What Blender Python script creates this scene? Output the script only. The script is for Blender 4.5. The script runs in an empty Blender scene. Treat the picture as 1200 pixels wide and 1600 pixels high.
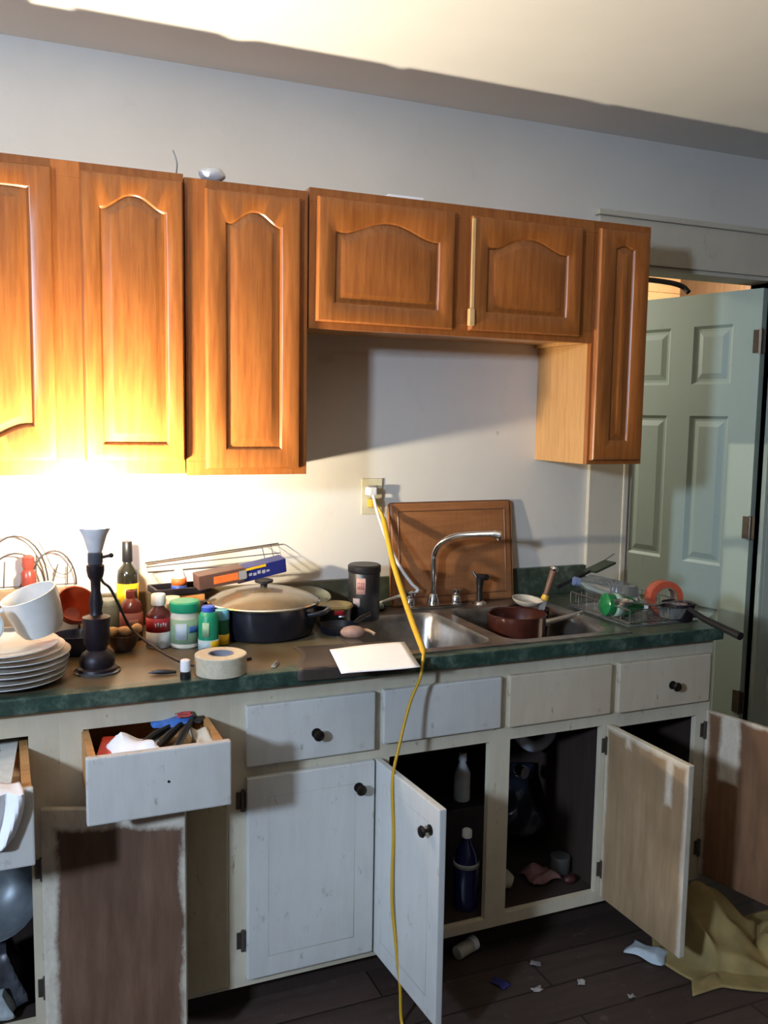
import bpy, bmesh, math, random
from math import sin, cos, pi, radians
from mathutils import Vector, Matrix
random.seed(7)
SC = bpy.context.scene
COL = SC.collection

# ------------------------------------------------------------------ camera
F_PX = 1407.66
yaw, pit, rol = radians(23.107), radians(6.204), radians(0.8905)
fwd = Vector((sin(yaw)*cos(pit), cos(yaw)*cos(pit), -sin(pit)))
r0 = Vector((cos(yaw), -sin(yaw), 0)); u0 = r0.cross(fwd)
rgt = cos(rol)*r0 + sin(rol)*u0
upv = -sin(rol)*r0 + cos(rol)*u0
cam_d = bpy.data.cameras.new('camera'); cam = bpy.data.objects.new('camera', cam_d); COL.objects.link(cam)
cam.matrix_world = Matrix(((rgt.x, upv.x, -fwd.x, 0.0), (rgt.y, upv.y, -fwd.y, -2.717), (rgt.z, upv.z, -fwd.z, 1.549), (0, 0, 0, 1)))
cam_d.sensor_fit = 'VERTICAL'; cam_d.sensor_height = 32.0; cam_d.sensor_width = 24.0
cam_d.lens = F_PX/1600*32.0
cam_d.clip_start = .05; cam_d.clip_end = 50
SC.camera = cam

# ------------------------------------------------------------------ world, daylight, exposure
SC.view_settings.view_transform = 'Standard'; SC.view_settings.look = 'None'
SC.view_settings.exposure = -0.08; SC.view_settings.gamma = 1.0
SC.view_settings.use_curve_mapping = False
W = bpy.data.worlds.new('world'); SC.world = W; W.use_nodes = True
W.node_tree.nodes['Background'].inputs[0].default_value = (.55, .68, .85, 1)
W.node_tree.nodes['Background'].inputs[1].default_value = .08
def area(name, loc, to, sx, sy, power, col):
    d = bpy.data.lights.new(name, 'AREA'); d.shape = 'RECTANGLE'; d.size = sx; d.size_y = sy
    d.energy = power; d.color = col
    o = bpy.data.objects.new(name, d); COL.objects.link(o); o.location = loc
    o.rotation_euler = (Vector(to)-Vector(loc)).to_track_quat('-Z', 'Y').to_euler()
    return o
WIN_Z0, WIN_Z1, WIN_Y0, WIN_Y1 = 1.75, 2.42, -3.4, -2.75
area('daylight_window_left', (-2.12, (WIN_Y0+WIN_Y1)/2, (WIN_Z0+WIN_Z1)/2), (.8, -.6, .9), .22, .26, 132, (.60, .755, 1.0))
area('rear_fill', (1.2, -4.62, 1.5), (1.2, 0, 1.2), 1.5, 1.2, .8, (.88, .94, 1.0))  # unseen fill lamp added behind the camera for soft light
area('hall_lamp', (1.75, 1.5, 2.35), (2.4, .5, 1.0), .35, .35, 20, (1.0, .93, .82))
area('hall_fill_far', (4.0, 1.55, 2.25), (4.35, 2.4, 2.45), .3, .3, 16, (1.0, .80, .55))  # unseen lamp added to warm and brighten the hall's plank wall
BULB_STRENGTH = 5200

# ------------------------------------------------------------------ materials
def newmat(name):
    m = bpy.data.materials.new(name); m.use_nodes = True
    nt = m.node_tree; return m, nt, nt.nodes['Principled BSDF']
def node(nt, t, **k):
    n = nt.nodes.new(t)
    for a, b in k.items(): setattr(n, a, b)
    return n
def ramp(nt, src, stops):
    r = node(nt, 'ShaderNodeValToRGB'); e = r.color_ramp.elements
    while len(e) < len(stops): e.new(.5)
    for i, (p, c) in enumerate(stops):
        e[i].position = p; e[i].color = (c[0], c[1], c[2], 1) if hasattr(c, '__len__') else (c, c, c, 1)
    nt.links.new(src, r.inputs[0]); return r.outputs[0]
def noise(nt, scale=5, stretch=(1, 1, 1), detail=4, rough=.55, off=(0, 0, 0)):
    tc = node(nt, 'ShaderNodeTexCoord'); mp = node(nt, 'ShaderNodeMapping')
    mp.inputs['Scale'].default_value = stretch; mp.inputs['Location'].default_value = off
    n = node(nt, 'ShaderNodeTexNoise'); n.inputs['Scale'].default_value = scale
    n.inputs['Detail'].default_value = detail; n.inputs['Roughness'].default_value = rough
    nt.links.new(tc.outputs['Object'], mp.inputs[0]); nt.links.new(mp.outputs[0], n.inputs[0])
    return n.outputs['Fac']
def mixc(nt, fac, a, b):
    m = node(nt, 'ShaderNodeMix', data_type='RGBA')
    for s, v in ((0, fac), (6, a), (7, b)):
        if hasattr(v, 'is_linked') or hasattr(v, 'links'): nt.links.new(v, m.inputs[s])
        else: m.inputs[s].default_value = v if s == 0 else (v[0], v[1], v[2], 1)
    return m.outputs[2]
def math_(nt, op, a, b=None, c=None):
    m = node(nt, 'ShaderNodeMath', operation=op)
    for i, v in enumerate((a, b, c)):
        if v is None: continue
        if hasattr(v, 'links'): nt.links.new(v, m.inputs[i])
        else: m.inputs[i].default_value = v
    return m.outputs[0]
def bump(nt, b, src, strength=.2, dist=.002):
    n = node(nt, 'ShaderNodeBump'); n.inputs['Strength'].default_value = strength; n.inputs['Distance'].default_value = dist
    nt.links.new(src, n.inputs['Height']); nt.links.new(n.outputs[0], b.inputs['Normal'])
def plain(name, c, rough=.5, metal=0, var=.12, trans=0, ior=1.45, alpha=None, coat=0, scale=30):
    m, nt, b = newmat(name)
    f = noise(nt, scale)
    lo = tuple(x*(1-var) for x in c); hi = tuple(min(1, x*(1+var)) for x in c)
    nt.links.new(ramp(nt, f, [(.3, lo), (.7, hi)]), b.inputs['Base Color'])
    b.inputs['Roughness'].default_value = rough; b.inputs['Metallic'].default_value = metal
    b.inputs['Transmission Weight'].default_value = trans; b.inputs['IOR'].default_value = ior
    b.inputs['Coat Weight'].default_value = coat
    return m
def wood(name, dark, light, rough=.35, grain=(14, 14, 1.1), coat=.2, bs=.12):
    m, nt, b = newmat(name)
    f = noise(nt, 5, grain, 8, .62); g = noise(nt, 1.4, (1, 1, .5), 2, .5, (3, 1, 2)); h = noise(nt, 40, (6, 6, .25), 3, .6)
    c1 = ramp(nt, f, [(.3, dark), (.68, light)])
    c2 = mixc(nt, ramp(nt, g, [(.35, .0), (.75, .45)]), c1, tuple(x*.72 for x in dark))
    c3 = mixc(nt, ramp(nt, h, [(.3, .28), (.5, 0)]), c2, tuple(x*.55 for x in dark))
    nt.links.new(c3, b.inputs['Base Color'])
    b.inputs['Roughness'].default_value = rough; b.inputs['Coat Weight'].default_value = coat; b.inputs['Coat Roughness'].default_value = .3
    bump(nt, b, h, bs, .001)
    return m
def painted(name, base, dirt, amount=.5, grain=True, border=None):
    """old brushed paint with vertical grime; border=(hw, z0, z1) draws the faint groove line of a framed slab"""
    m, nt, b = newmat(name)
    f = noise(nt, 6, (5, 5, .8), 6, .65); g = noise(nt, 2.2, (1, 1, 1), 5, .6, (5, 2, 1)); s = noise(nt, 26, (1, 1, .45), 4, .7, (1, 7, 3))
    a = ramp(nt, f, [(.42, 0), (.75, amount)]); a2 = ramp(nt, g, [(.45, 0), (.72, amount)]); a3 = ramp(nt, s, [(.63, 0), (.72, amount)])
    c = mixc(nt, a, base, tuple(x*.78+y*.22 for x, y in zip(base, dirt)))
    c = mixc(nt, a2, c, tuple(x*.55+y*.45 for x, y in zip(base, dirt)))
    c = mixc(nt, a3, c, dirt)
    if border:
        tc = node(nt, 'ShaderNodeTexCoord'); sp = node(nt, 'ShaderNodeSeparateXYZ'); nt.links.new(tc.outputs['Object'], sp.inputs[0])
        hx, cx, z0, z1, ins = border
        dx = math_(nt, 'SUBTRACT', hx-ins, math_(nt, 'ABSOLUTE', math_(nt, 'SUBTRACT', sp.outputs[0], cx)))
        dz = math_(nt, 'SUBTRACT', (z1-z0)/2-ins, math_(nt, 'ABSOLUTE', math_(nt, 'SUBTRACT', sp.outputs[2], (z0+z1)/2)))
        d = math_(nt, 'ABSOLUTE', math_(nt, 'MINIMUM', dx, dz))
        ln = math_(nt, 'LESS_THAN', d, .0013)
        ln = math_(nt, 'MULTIPLY', ln, ramp(nt, g, [(.35, .1), (.6, .6)]))
        c = mixc(nt, ln, c, dirt)
    nt.links.new(c, b.inputs['Base Color']); b.inputs['Roughness'].default_value = .5
    bump(nt, b, f, .25, .0015)
    return m
def raw_panel(name, hw, cx, z0, z1, wd, wl, paint, ins=(.01, .01, .0, .01), smears=(), amp=.05):
    """unpainted inner side of a door with overpaint along its edges: ins = left, right, bottom, top width; smears = (x, halfwidth, lowest z)"""
    m, nt, b = newmat(name)
    f = noise(nt, 5, (7, 7, 1), 8, .6); g = noise(nt, 3, (1, 1, 1), 3, .5, (2, 5, 1)); r = noise(nt, 7, (1, 1, .6), 6, .75, (8, 1, 4)); q = noise(nt, 22, (1, 1, .5), 5, .75, (1, 9, 4))
    c = ramp(nt, f, [(.3, wd), (.7, wl)])
    c = mixc(nt, ramp(nt, g, [(.4, 0), (.7, .6)]), c, tuple(x*.55 for x in wd))
    tc = node(nt, 'ShaderNodeTexCoord'); sp = node(nt, 'ShaderNodeSeparateXYZ'); nt.links.new(tc.outputs['Object'], sp.inputs[0])
    X, Z = sp.outputs[0], sp.outputs[2]
    ds = [math_(nt, 'SUBTRACT', X, cx-hw+ins[0]), math_(nt, 'SUBTRACT', cx+hw-ins[1], X), math_(nt, 'SUBTRACT', Z, z0+ins[2]), math_(nt, 'SUBTRACT', z1-ins[3], Z)]
    for (sx, sw, sz) in smears:
        a = math_(nt, 'SUBTRACT', math_(nt, 'ABSOLUTE', math_(nt, 'SUBTRACT', X, sx)), sw)
        ds.append(math_(nt, 'MAXIMUM', a, math_(nt, 'SUBTRACT', sz, Z)))
    d = ds[0]
    for o in ds[1:]: d = math_(nt, 'MINIMUM', d, o)
    e = math_(nt, 'ADD', d, math_(nt, 'MULTIPLY', math_(nt, 'SUBTRACT', r, .5), -amp))
    k = ramp(nt, math_(nt, 'ADD', e, .5), [(.494, 1), (.508, 0)])
    k = math_(nt, 'MULTIPLY', k, ramp(nt, q, [(.3, .55), (.6, .9)]))
    c = mixc(nt, k, c, paint)
    nt.links.new(c, b.inputs['Base Color']); b.inputs['Roughness'].default_value = .7
    bump(nt, b, f, .2, .001)
    return m
M = {}
M['oak'] = wood('honey_oak', (.235, .068, .014), (.375, .130, .029), .33)
M['oak_side'] = wood('maple_side', (.46, .23, .075), (.60, .33, .12), .45)
M['oak_raw'] = wood('worn_oak', (.5, .3, .12), (.62, .4, .18), .6)
M['white'] = painted('grimy_white_paint', (.56, .565, .535), (.17, .115, .055), .6)
M['white_beige'] = painted('beige_white_paint', (.55, .48, .36), (.17, .10, .045), .65)  # beiger white for two fronts towards the right
M['white_frame'] = painted('grimy_white_frame_paint', (.57, .515, .385), (.14, .09, .04), .8)
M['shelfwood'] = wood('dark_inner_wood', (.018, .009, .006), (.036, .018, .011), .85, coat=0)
M['drawerwood'] = wood('pine_drawer_wood', (.42, .20, .06), (.6, .32, .12), .6, grain=(2, 8, 8), coat=0)
M['knob'] = plain('dark_bronze', (.035, .028, .022), .35, .8)
M['hinge'] = plain('tarnished_hinge', (.12, .10, .08), .45, .8)
M['steel'] = plain('stainless_steel', (.55, .55, .54), .28, 1.0, .15, scale=12); M['sinksteel'] = plain('soiled_stainless_steel', (.33, .30, .27), .33, .9, .5, scale=9)
M['chrome'] = plain('chrome', (.75, .75, .75), .12, 1.0, .03)
M['ceramic'] = plain('white_ceramic', (.62, .64, .62), .2, 0, .05, coat=.4)
M['black_plastic'] = plain('black_plastic', (.010, .010, .011), .4)
M['blackmetal'] = plain('black_iron', (.014, .010, .014), .45, .3)
M['paper'] = plain('white_paper', (.82, .83, .85), .8, 0, .02)
M['green_door'] = painted('pale_green_paint', (.36, .44, .38), (.20, .24, .20), .25)
M['cream'] = painted('cream_trim_paint', (.54, .50, .40), (.28, .24, .18), .4)
M['trim_green'] = painted('pale_green_trim', (.40, .46, .40), (.2, .22, .18), .3)
M['wire'] = plain('dark_wire', (.10, .09, .085), .4, .7)
M['glass'] = plain('clear_plastic', (.85, .88, .88), .08, 0, .02, trans=.92, ior=1.4)
M['yellow'] = plain('yellow_cord', (.50, .30, .02), .45, 0, .06)
M['whitecord'] = plain('white_cord', (.62, .62, .60), .5, 0, .05)

def m_wall():
    m, nt, b = newmat('aged_wall_paint')
    g = noise(nt, 1.3, (1, 1, 1), 5, .6); s = noise(nt, 9, (1, 1, .5), 5, .7, (4, 4, 1))
    c = ramp(nt, g, [(.3, (.57, .545, .485)), (.7, (.65, .625, .57))])
    c = mixc(nt, ramp(nt, s, [(.58, 0), (.78, .22)]), c, (.38, .34, .29))
    # scuffs above the worktop, and a dark band under the short cabinet: (x, z, rx, rz, strength)
    tc = node(nt, 'ShaderNodeTexCoord'); sp = node(nt, 'ShaderNodeSeparateXYZ'); nt.links.new(tc.outputs['Object'], sp.inputs[0])
    wob = noise(nt, 30, (1, 1, 1), 4, .7, (2, 2, 9))
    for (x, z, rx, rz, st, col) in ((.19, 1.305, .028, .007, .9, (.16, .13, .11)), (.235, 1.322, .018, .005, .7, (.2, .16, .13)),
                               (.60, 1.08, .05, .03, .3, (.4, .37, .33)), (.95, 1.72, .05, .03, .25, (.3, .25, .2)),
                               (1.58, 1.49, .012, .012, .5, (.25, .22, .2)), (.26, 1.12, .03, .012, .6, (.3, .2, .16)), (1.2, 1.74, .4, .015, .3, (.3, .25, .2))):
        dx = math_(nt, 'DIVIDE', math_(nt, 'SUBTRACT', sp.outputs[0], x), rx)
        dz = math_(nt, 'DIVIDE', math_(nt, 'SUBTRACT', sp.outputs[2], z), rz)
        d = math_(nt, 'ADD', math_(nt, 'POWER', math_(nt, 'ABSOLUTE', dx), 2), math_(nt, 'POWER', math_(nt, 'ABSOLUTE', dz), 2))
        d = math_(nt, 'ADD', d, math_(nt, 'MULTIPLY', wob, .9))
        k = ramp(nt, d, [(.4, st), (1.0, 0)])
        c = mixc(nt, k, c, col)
    nt.links.new(c, b.inputs['Base Color']); b.inputs['Roughness'].default_value = .6
    bump(nt, b, noise(nt, 7, (1, 1, 1), 6, .6), .25, .006)
    return m
M['wall'] = m_wall(); M['unseen_wall'] = wood('dark_unseen_wall', (.10, .06, .035), (.17, .11, .07), .6)  # brown for the unseen walls, darkened to cut bounce and warm the fill
def m_ceil():
    m, nt, b = newmat('ceiling_plaster')
    nt.links.new(ramp(nt, noise(nt, 2, (1, 1, 1), 5, .6), [(.3, (.76, .755, .72)), (.7, (.82, .815, .78))]), b.inputs['Base Color'])
    b.inputs['Roughness'].default_value = .8
    bump(nt, b, noise(nt, 3, (1, 1, 1), 5, .6), .35, .01)
    return m
M['ceiling'] = m_ceil()
def m_floor():
    m, nt, b = newmat('dark_plank_floor')
    tc = node(nt, 'ShaderNodeTexCoord'); br = node(nt, 'ShaderNodeTexBrick')
    br.inputs['Scale'].default_value = 1; br.inputs['Brick Width'].default_value = .9; br.inputs['Row Height'].default_value = .13
    br.inputs['Mortar Size'].default_value = .003; br.inputs['Color1'].default_value = (.040, .026, .022, 1)
    br.inputs['Color2'].default_value = (.075, .050, .042, 1); br.inputs['Mortar'].default_value = (.008, .006, .005, 1)
    nt.links.new(tc.outputs['Object'], br.inputs[0])
    f = noise(nt, 4, (1.5, 10, 1), 6, .65); s = noise(nt, 14, (1, 1, 1), 5, .7, (3, 3, 3))
    c = mixc(nt, ramp(nt, f, [(.35, 0), (.7, .5)]), br.outputs[0], (.022, .014, .012))
    c = mixc(nt, ramp(nt, s, [(.6, 0), (.75, .5)]), c, (.16, .14, .125))
    nt.links.new(c, b.inputs['Base Color']); b.inputs['Roughness'].default_value = .5
    return m
M['floor'] = m_floor()
def m_laminate():
    m, nt, b = newmat('green_marbled_laminate')
    f = noise(nt, 20, (1, 1, 1), 8, .78); g = noise(nt, 7, (1, 1, 1), 5, .65, (1, 1, 3))
    c = ramp(nt, f, [(.3, (.009, .020, .014)), (.5, (.026, .054, .040)), (.70, (.12, .17, .13))])
    # brown grime with the lamp's warm tone painted in, left of the sink and away from the front edge
    tc = node(nt, 'ShaderNodeTexCoord'); sp = node(nt, 'ShaderNodeSeparateXYZ'); nt.links.new(tc.outputs['Object'], sp.inputs[0])
    yy = math_(nt, 'ADD', sp.outputs[1], math_(nt, 'MULTIPLY', math_(nt, 'SUBTRACT', g, .5), .10))
    k = math_(nt, 'MULTIPLY', ramp(nt, math_(nt, 'ADD', yy, 1.0), [(.390, 0), (.41, 1)]), ramp(nt, math_(nt, 'ADD', sp.outputs[2], .0), [(.9125, 0), (.9135, 1)]))
    xx = math_(nt, 'ADD', math_(nt, 'MULTIPLY', sp.outputs[0], .5), math_(nt, 'MULTIPLY', math_(nt, 'SUBTRACT', g, .5), .1))
    k = math_(nt, 'MULTIPLY', k, ramp(nt, xx, [(.42, 1), (.55, .25)]))
    k2 = math_(nt, 'MULTIPLY', k, ramp(nt, f, [(.3, .95), (.75, .7)]))
    c = mixc(nt, k2, c, ramp(nt, g, [(.3, (.085, .060, .030)), (.7, (.15, .105, .055))]))
    nt.links.new(c, b.inputs['Base Color']); b.inputs['Roughness'].default_value = .38
    return m
M['laminate'] = m_laminate()

# ------------------------------------------------------------------ mesh helpers
class MB:
    def __init__(s): s.bm = bmesh.new(); s.mats = []; s.mi = 0
    def mat(s, m):
        if m not in s.mats: s.mats.append(m)
        s.mi = s.mats.index(m); return s
    def face(s, vs):
        try: f = s.bm.faces.new(vs); f.material_index = s.mi; return f
        except ValueError: return None
    def box(s, x0, x1, y0, y1, z0, z1, bev=0, T=None, seg=2):
        c = [(x0, y0, z0), (x1, y0, z0), (x1, y1, z0), (x0, y1, z0), (x0, y0, z1), (x1, y0, z1), (x1, y1, z1), (x0, y1, z1)]
        v = [s.bm.verts.new(T @ Vector(p) if T else p) for p in c]
        fs = [s.face([v[i] for i in q]) for q in ((0, 3, 2, 1), (4, 5, 6, 7), (0, 1, 5, 4), (1, 2, 6, 5), (2, 3, 7, 6), (3, 0, 4, 7))]
        if bev:
            es = list({e for f in fs for e in f.edges})
            r = bmesh.ops.bevel(s.bm, geom=es, offset=bev, segments=seg, affect='EDGES', profile=.6)
            for f in r['faces']: f.material_index = s.mi
        return s
    def loops(s, rings, close=True, cap0=True, cap1=True):
        R = [[s.bm.verts.new(p) for p in r] for r in rings]; n = len(R[0])
        for a, b in zip(R[:-1], R[1:]):
            for i in range(n if close else n-1): s.face([a[i], a[(i+1) % n], b[(i+1) % n], b[i]])
        if cap0: s.face(R[0][::-1])
        if cap1: s.face(R[-1])
        return s
    def lathe(s, prof, c=(0, 0, 0), n=28, T=None, cap0=True, cap1=True):
        rings = []
        for r, z in prof:
            ring = []
            for i in range(n):
                p = Vector((c[0]+r*cos(2*pi*i/n), c[1]+r*sin(2*pi*i/n), c[2]+z))
                ring.append(T @ p if T else p)
            rings.append(ring)
        return s.loops(rings, True, cap0, cap1)
    def tube(s, pts, r, n=8, rads=None, closed=False):
        P = [Vector(p) for p in pts]; rings = []; prev = None
        for i, p in enumerate(P):
            if closed: t = P[(i+1) % len(P)]-P[i-1]
            else: t = (P[min(i+1, len(P)-1)]-P[max(i-1, 0)])
            t.normalize()
            if prev is None:
                a = Vector((0, 0, 1)) if abs(t.z) < .9 else Vector((1, 0, 0)); u = t.cross(a).normalized()
            else: u = (prev-t*prev.dot(t)).normalized()
            prev = u; w = t.cross(u); rr = rads[i] if rads else r
            rings.append([p+rr*(cos(2*pi*k/n)*u+sin(2*pi*k/n)*w) for k in range(n)])
        if closed: rings.append(rings[0]); return s.loops(rings, True, False, False)
        return s.loops(rings)
    def sphere(s, c, r, sc=(1, 1, 1), n=20, m=12, jit=0, T=None):
        rings = []
        for j in range(1, m):
            th = pi*j/m; ring = []
            for i in range(n):
                q = 1+jit*(random.random()-.5)
                p = Vector((c[0]+r*sc[0]*q*sin(th)*cos(2*pi*i/n), c[1]+r*sc[1]*q*sin(th)*sin(2*pi*i/n), c[2]-r*sc[2]*q*cos(th)))
                ring.append(T @ p if T else p)
            rings.append(ring)
        return s.loops(rings)
    def cloth(s, w, h, f, nx=20, ny=20, th=.0):
        """sheet over u,v in 0..1, f(u,v)->point, given a little thickness by solidify later"""
        g = [[s.bm.verts.new(f(i/nx, j/ny)) for i in range(nx+1)] for j in range(ny+1)]
        for j in range(ny):
            for i in range(nx): s.face([g[j][i], g[j][i+1], g[j+1][i+1], g[j+1][i]])
        return s
    def build(s, name, mat=None, parent=None, smooth=False, solid=0, sub=0, kind=None):
        bmesh.ops.remove_doubles(s.bm, verts=s.bm.verts, dist=1e-6)
        bmesh.ops.recalc_face_normals(s.bm, faces=s.bm.faces)
        me = bpy.data.meshes.new(name); s.bm.to_mesh(me); s.bm.free()
        if s.mats:
            for m in s.mats: me.materials.append(m)
        elif mat: me.materials.append(mat)
        if smooth:
            for p in me.polygons: p.use_smooth = True
            try: me.set_sharp_from_angle(angle=radians(40))
            except Exception: pass
        o = bpy.data.objects.new(name, me); COL.objects.link(o)
        if parent: o.parent = parent
        if solid:
            md = o.modifiers.new('solid', 'SOLIDIFY'); md.thickness = solid; md.offset = 0
        if sub:
            md = o.modifiers.new('sub', 'SUBSURF'); md.levels = sub; md.render_levels = sub
        if kind: o['kind'] = kind
        return o
def smooth_path(pts, k=8):
    P = [Vector(p) for p in pts]; out = []
    for i in range(len(P)-1):
        p0, p1, p2, p3 = P[max(i-1, 0)], P[i], P[i+1], P[min(i+2, len(P)-1)]
        for j in range(k):
            t = j/k
            out.append(.5*((2*p1)+(-p0+p2)*t+(2*p0-5*p1+4*p2-p3)*t*t+(-p0+3*p1-3*p2+p3)*t**3))
    out.append(P[-1]); return out
def thing(name, label, cat, loc=(0, 0, 0), rz=0, group=None, rot=None):
    o = bpy.data.objects.new(name, None); COL.objects.link(o); o.empty_display_size = .05
    o.location = loc; o.rotation_euler = rot if rot else (0, 0, rz)
    return tag(o, label, cat, group)
def tag(o, label, cat, group=None, kind=None):
    o['label'] = label; o['category'] = cat
    if group: o['group'] = group
    if kind: o['kind'] = kind
    return o
def place(o, loc, rot=(0, 0, 0)):
    o.location = loc; o.rotation_euler = rot; return o

# ------------------------------------------------------------------ the room
CZ = 2.536
def struct(mb, name, mat): return mb.build(name, mat, kind='structure')
b = MB(); b.box(-2.1, 2.145, 0, .12, 0, CZ); b.box(2.145, 2.80, 0, .12, 2.105, CZ); b.box(2.80, 4.4, 0, .12, 0, CZ); struct(b, 'wall_back', M['wall'])
struct(MB().box(-2.3, 4.5, -4.8, 3.0, -.06, 0), 'floor', M['floor'])
struct(MB().box(-2.3, 4.5, -4.8, 3.0, CZ, CZ+.08), 'ceiling', M['ceiling'])
b = MB(); b.box(-2.2, -2.1, -4.7, WIN_Y0, 0, CZ); b.box(-2.2, -2.1, WIN_Y1, .12, 0, CZ); b.box(-2.2, -2.1, WIN_Y0, WIN_Y1, 0, WIN_Z0); b.box(-2.2, -2.1, WIN_Y0, WIN_Y1, WIN_Z1, CZ)
struct(b, 'wall_left', M['unseen_wall'])
b = MB(); b.box(-2.2, .4, -4.7, -4.6, 0, CZ); b.box(2.0, 4.4, -4.7, -4.6, 0, CZ); b.box(.4, 2.0, -4.7, -4.6, 0, .85); b.box(.4, 2.0, -4.7, -4.6, 2.15, CZ)
struct(b, 'wall_front', M['unseen_wall'])
struct(MB().box(4.4, 4.5, -4.7, 3.0, 0, CZ), 'wall_right', M['unseen_wall'])
for n, (ax, lo, hi, zl, zh) in enumerate((('x', WIN_Y0, WIN_Y1, WIN_Z0, WIN_Z1), ('y', .4, 2.0, .85, 2.15)), 1):
    b = MB(); t = .05
    for (p, q, z, y) in ((lo-t, lo, zl-t, zh+t), (hi, hi+t, zl-t, zh+t), (lo, hi, zl-t, zl), (lo, hi, zh, zh+t)):
        if ax == 'x': b.box(-2.1, -2.07, p, q, z, y, .004)
        else: b.box(p, q, -4.6, -4.57, z, y, .004)
    struct(b, 'window_%d' % n, M['cream'])  # second window is unseen, added to hold the rear fill
# doorway casing: wide flat boards with a worn bead on the opening side, header with cap moulding
b = MB(); b.box(1.957, 2.105, -.018, 0, 0, 2.10, .003); b.box(2.105, 2.128, -.024, 0, 0, 2.10, .004); b.box(2.128, 2.15, -.012, .12, 0, 2.10, .002)
struct(b, 'trim_1', M['cream'])
b = MB(); b.box(1.957, 3.05, -.018, 0, 2.10, 2.255, .003); b.box(1.945, 3.06, -.030, 0, 2.255, 2.275, .004); b.box(2.15, 2.80, -.006, .12, 2.085, 2.10, .002)
struct(b, 'trim_2', M['cream'])
b = MB(); b.box(2.80, 2.818, -.02, .12, 0, 2.09, .003); b.box(2.818, 3.05, -.020, 0, 0, 2.10, .004); b.box(2.87, 2.885, -.03, -.015, 0, 2.10, .004)
struct(b, 'trim_3', M['trim_green'])

# hall behind the doorway
struct(MB().box(1.3, 1.4, .12, 2.4, 0, CZ), 'wall_hall_left', M['cream'])
M['plank'] = wood('peach_plank', (.50, .30, .16), (.62, .40, .22), .6, grain=(1, 1, 14))
b = MB()
for k in range(20): b.box(1.3, 4.4, 2.4-.012, 2.45, k*.127+.002, (k+1)*.127, .003)
struct(b, 'wall_hall_back', M['plank'])

# six panel door, hinged at the right jamb and swung into the hall
DW, DH = .70, 2.05
door = bpy.data.objects.new('door_1', None); COL.objects.link(door); door['kind'] = 'structure'
door.location = (2.797, .022, .012); door.rotation_euler = (0, 0, radians(180-75))
# local: x from hinge to free edge, y thickness (0 .. .035); visible face is +y side after turning
def panel_door_slab():
    bm = MB(); xs = [0, .12, .30, .41, .59, DW]; zs = [0, .22, .75, .93, 1.55, 1.68, 1.92, DH]
    holes = {(i, j) for i in (1, 3) for j in (1, 3, 5)}
    for side, y, sg in ((0, 0, 1), (1, .035, -1)):
        for i in range(5):
            for j in range(7):
                x0, x1, z0, z1 = xs[i], xs[i+1], zs[j], zs[j+1]
                if (i, j) not in holes:
                    bm.face([bm.bm.verts.new(p) for p in ((x0, y, z0), (x1, y, z0), (x1, y, z1), (x0, y, z1))]); continue
                def rect(d, yy): return [(x0+d, yy, z0+d), (x1-d, yy, z0+d), (x1-d, yy, z1-d), (x0+d, yy, z1-d)]
                bm.loops([rect(0, y), rect(.012, y+sg*.010), rect(.022, y+sg*.010), rect(.045, y+sg*.003)], True, False, True)
    for q in (((0, 0), (0, .035)), ((DW, 0), (DW, .035))):
        bm.face([bm.bm.verts.new(p) for p in ((q[0][0], 0, 0), (q[0][0], .035, 0), (q[0][0], .035, DH), (q[0][0], 0, DH))])
    for z in (0, DH): bm.face([bm.bm.verts.new(p) for p in ((0, 0, z), (DW, 0, z), (DW, .035, z), (0, .035, z))])
    return bm
panel_door_slab().build('door_leaf', M['green_door'], door)
for z in (.34, 1.06, 1.80):
    b = MB(); b.box(-.022, .03, .036, .039, z, z+.09); b.tube([(-.004, .042, z-.004), (-.004, .042, z+.094)], .007)
    b.build('door_hinge', M['hinge'], door)
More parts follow.
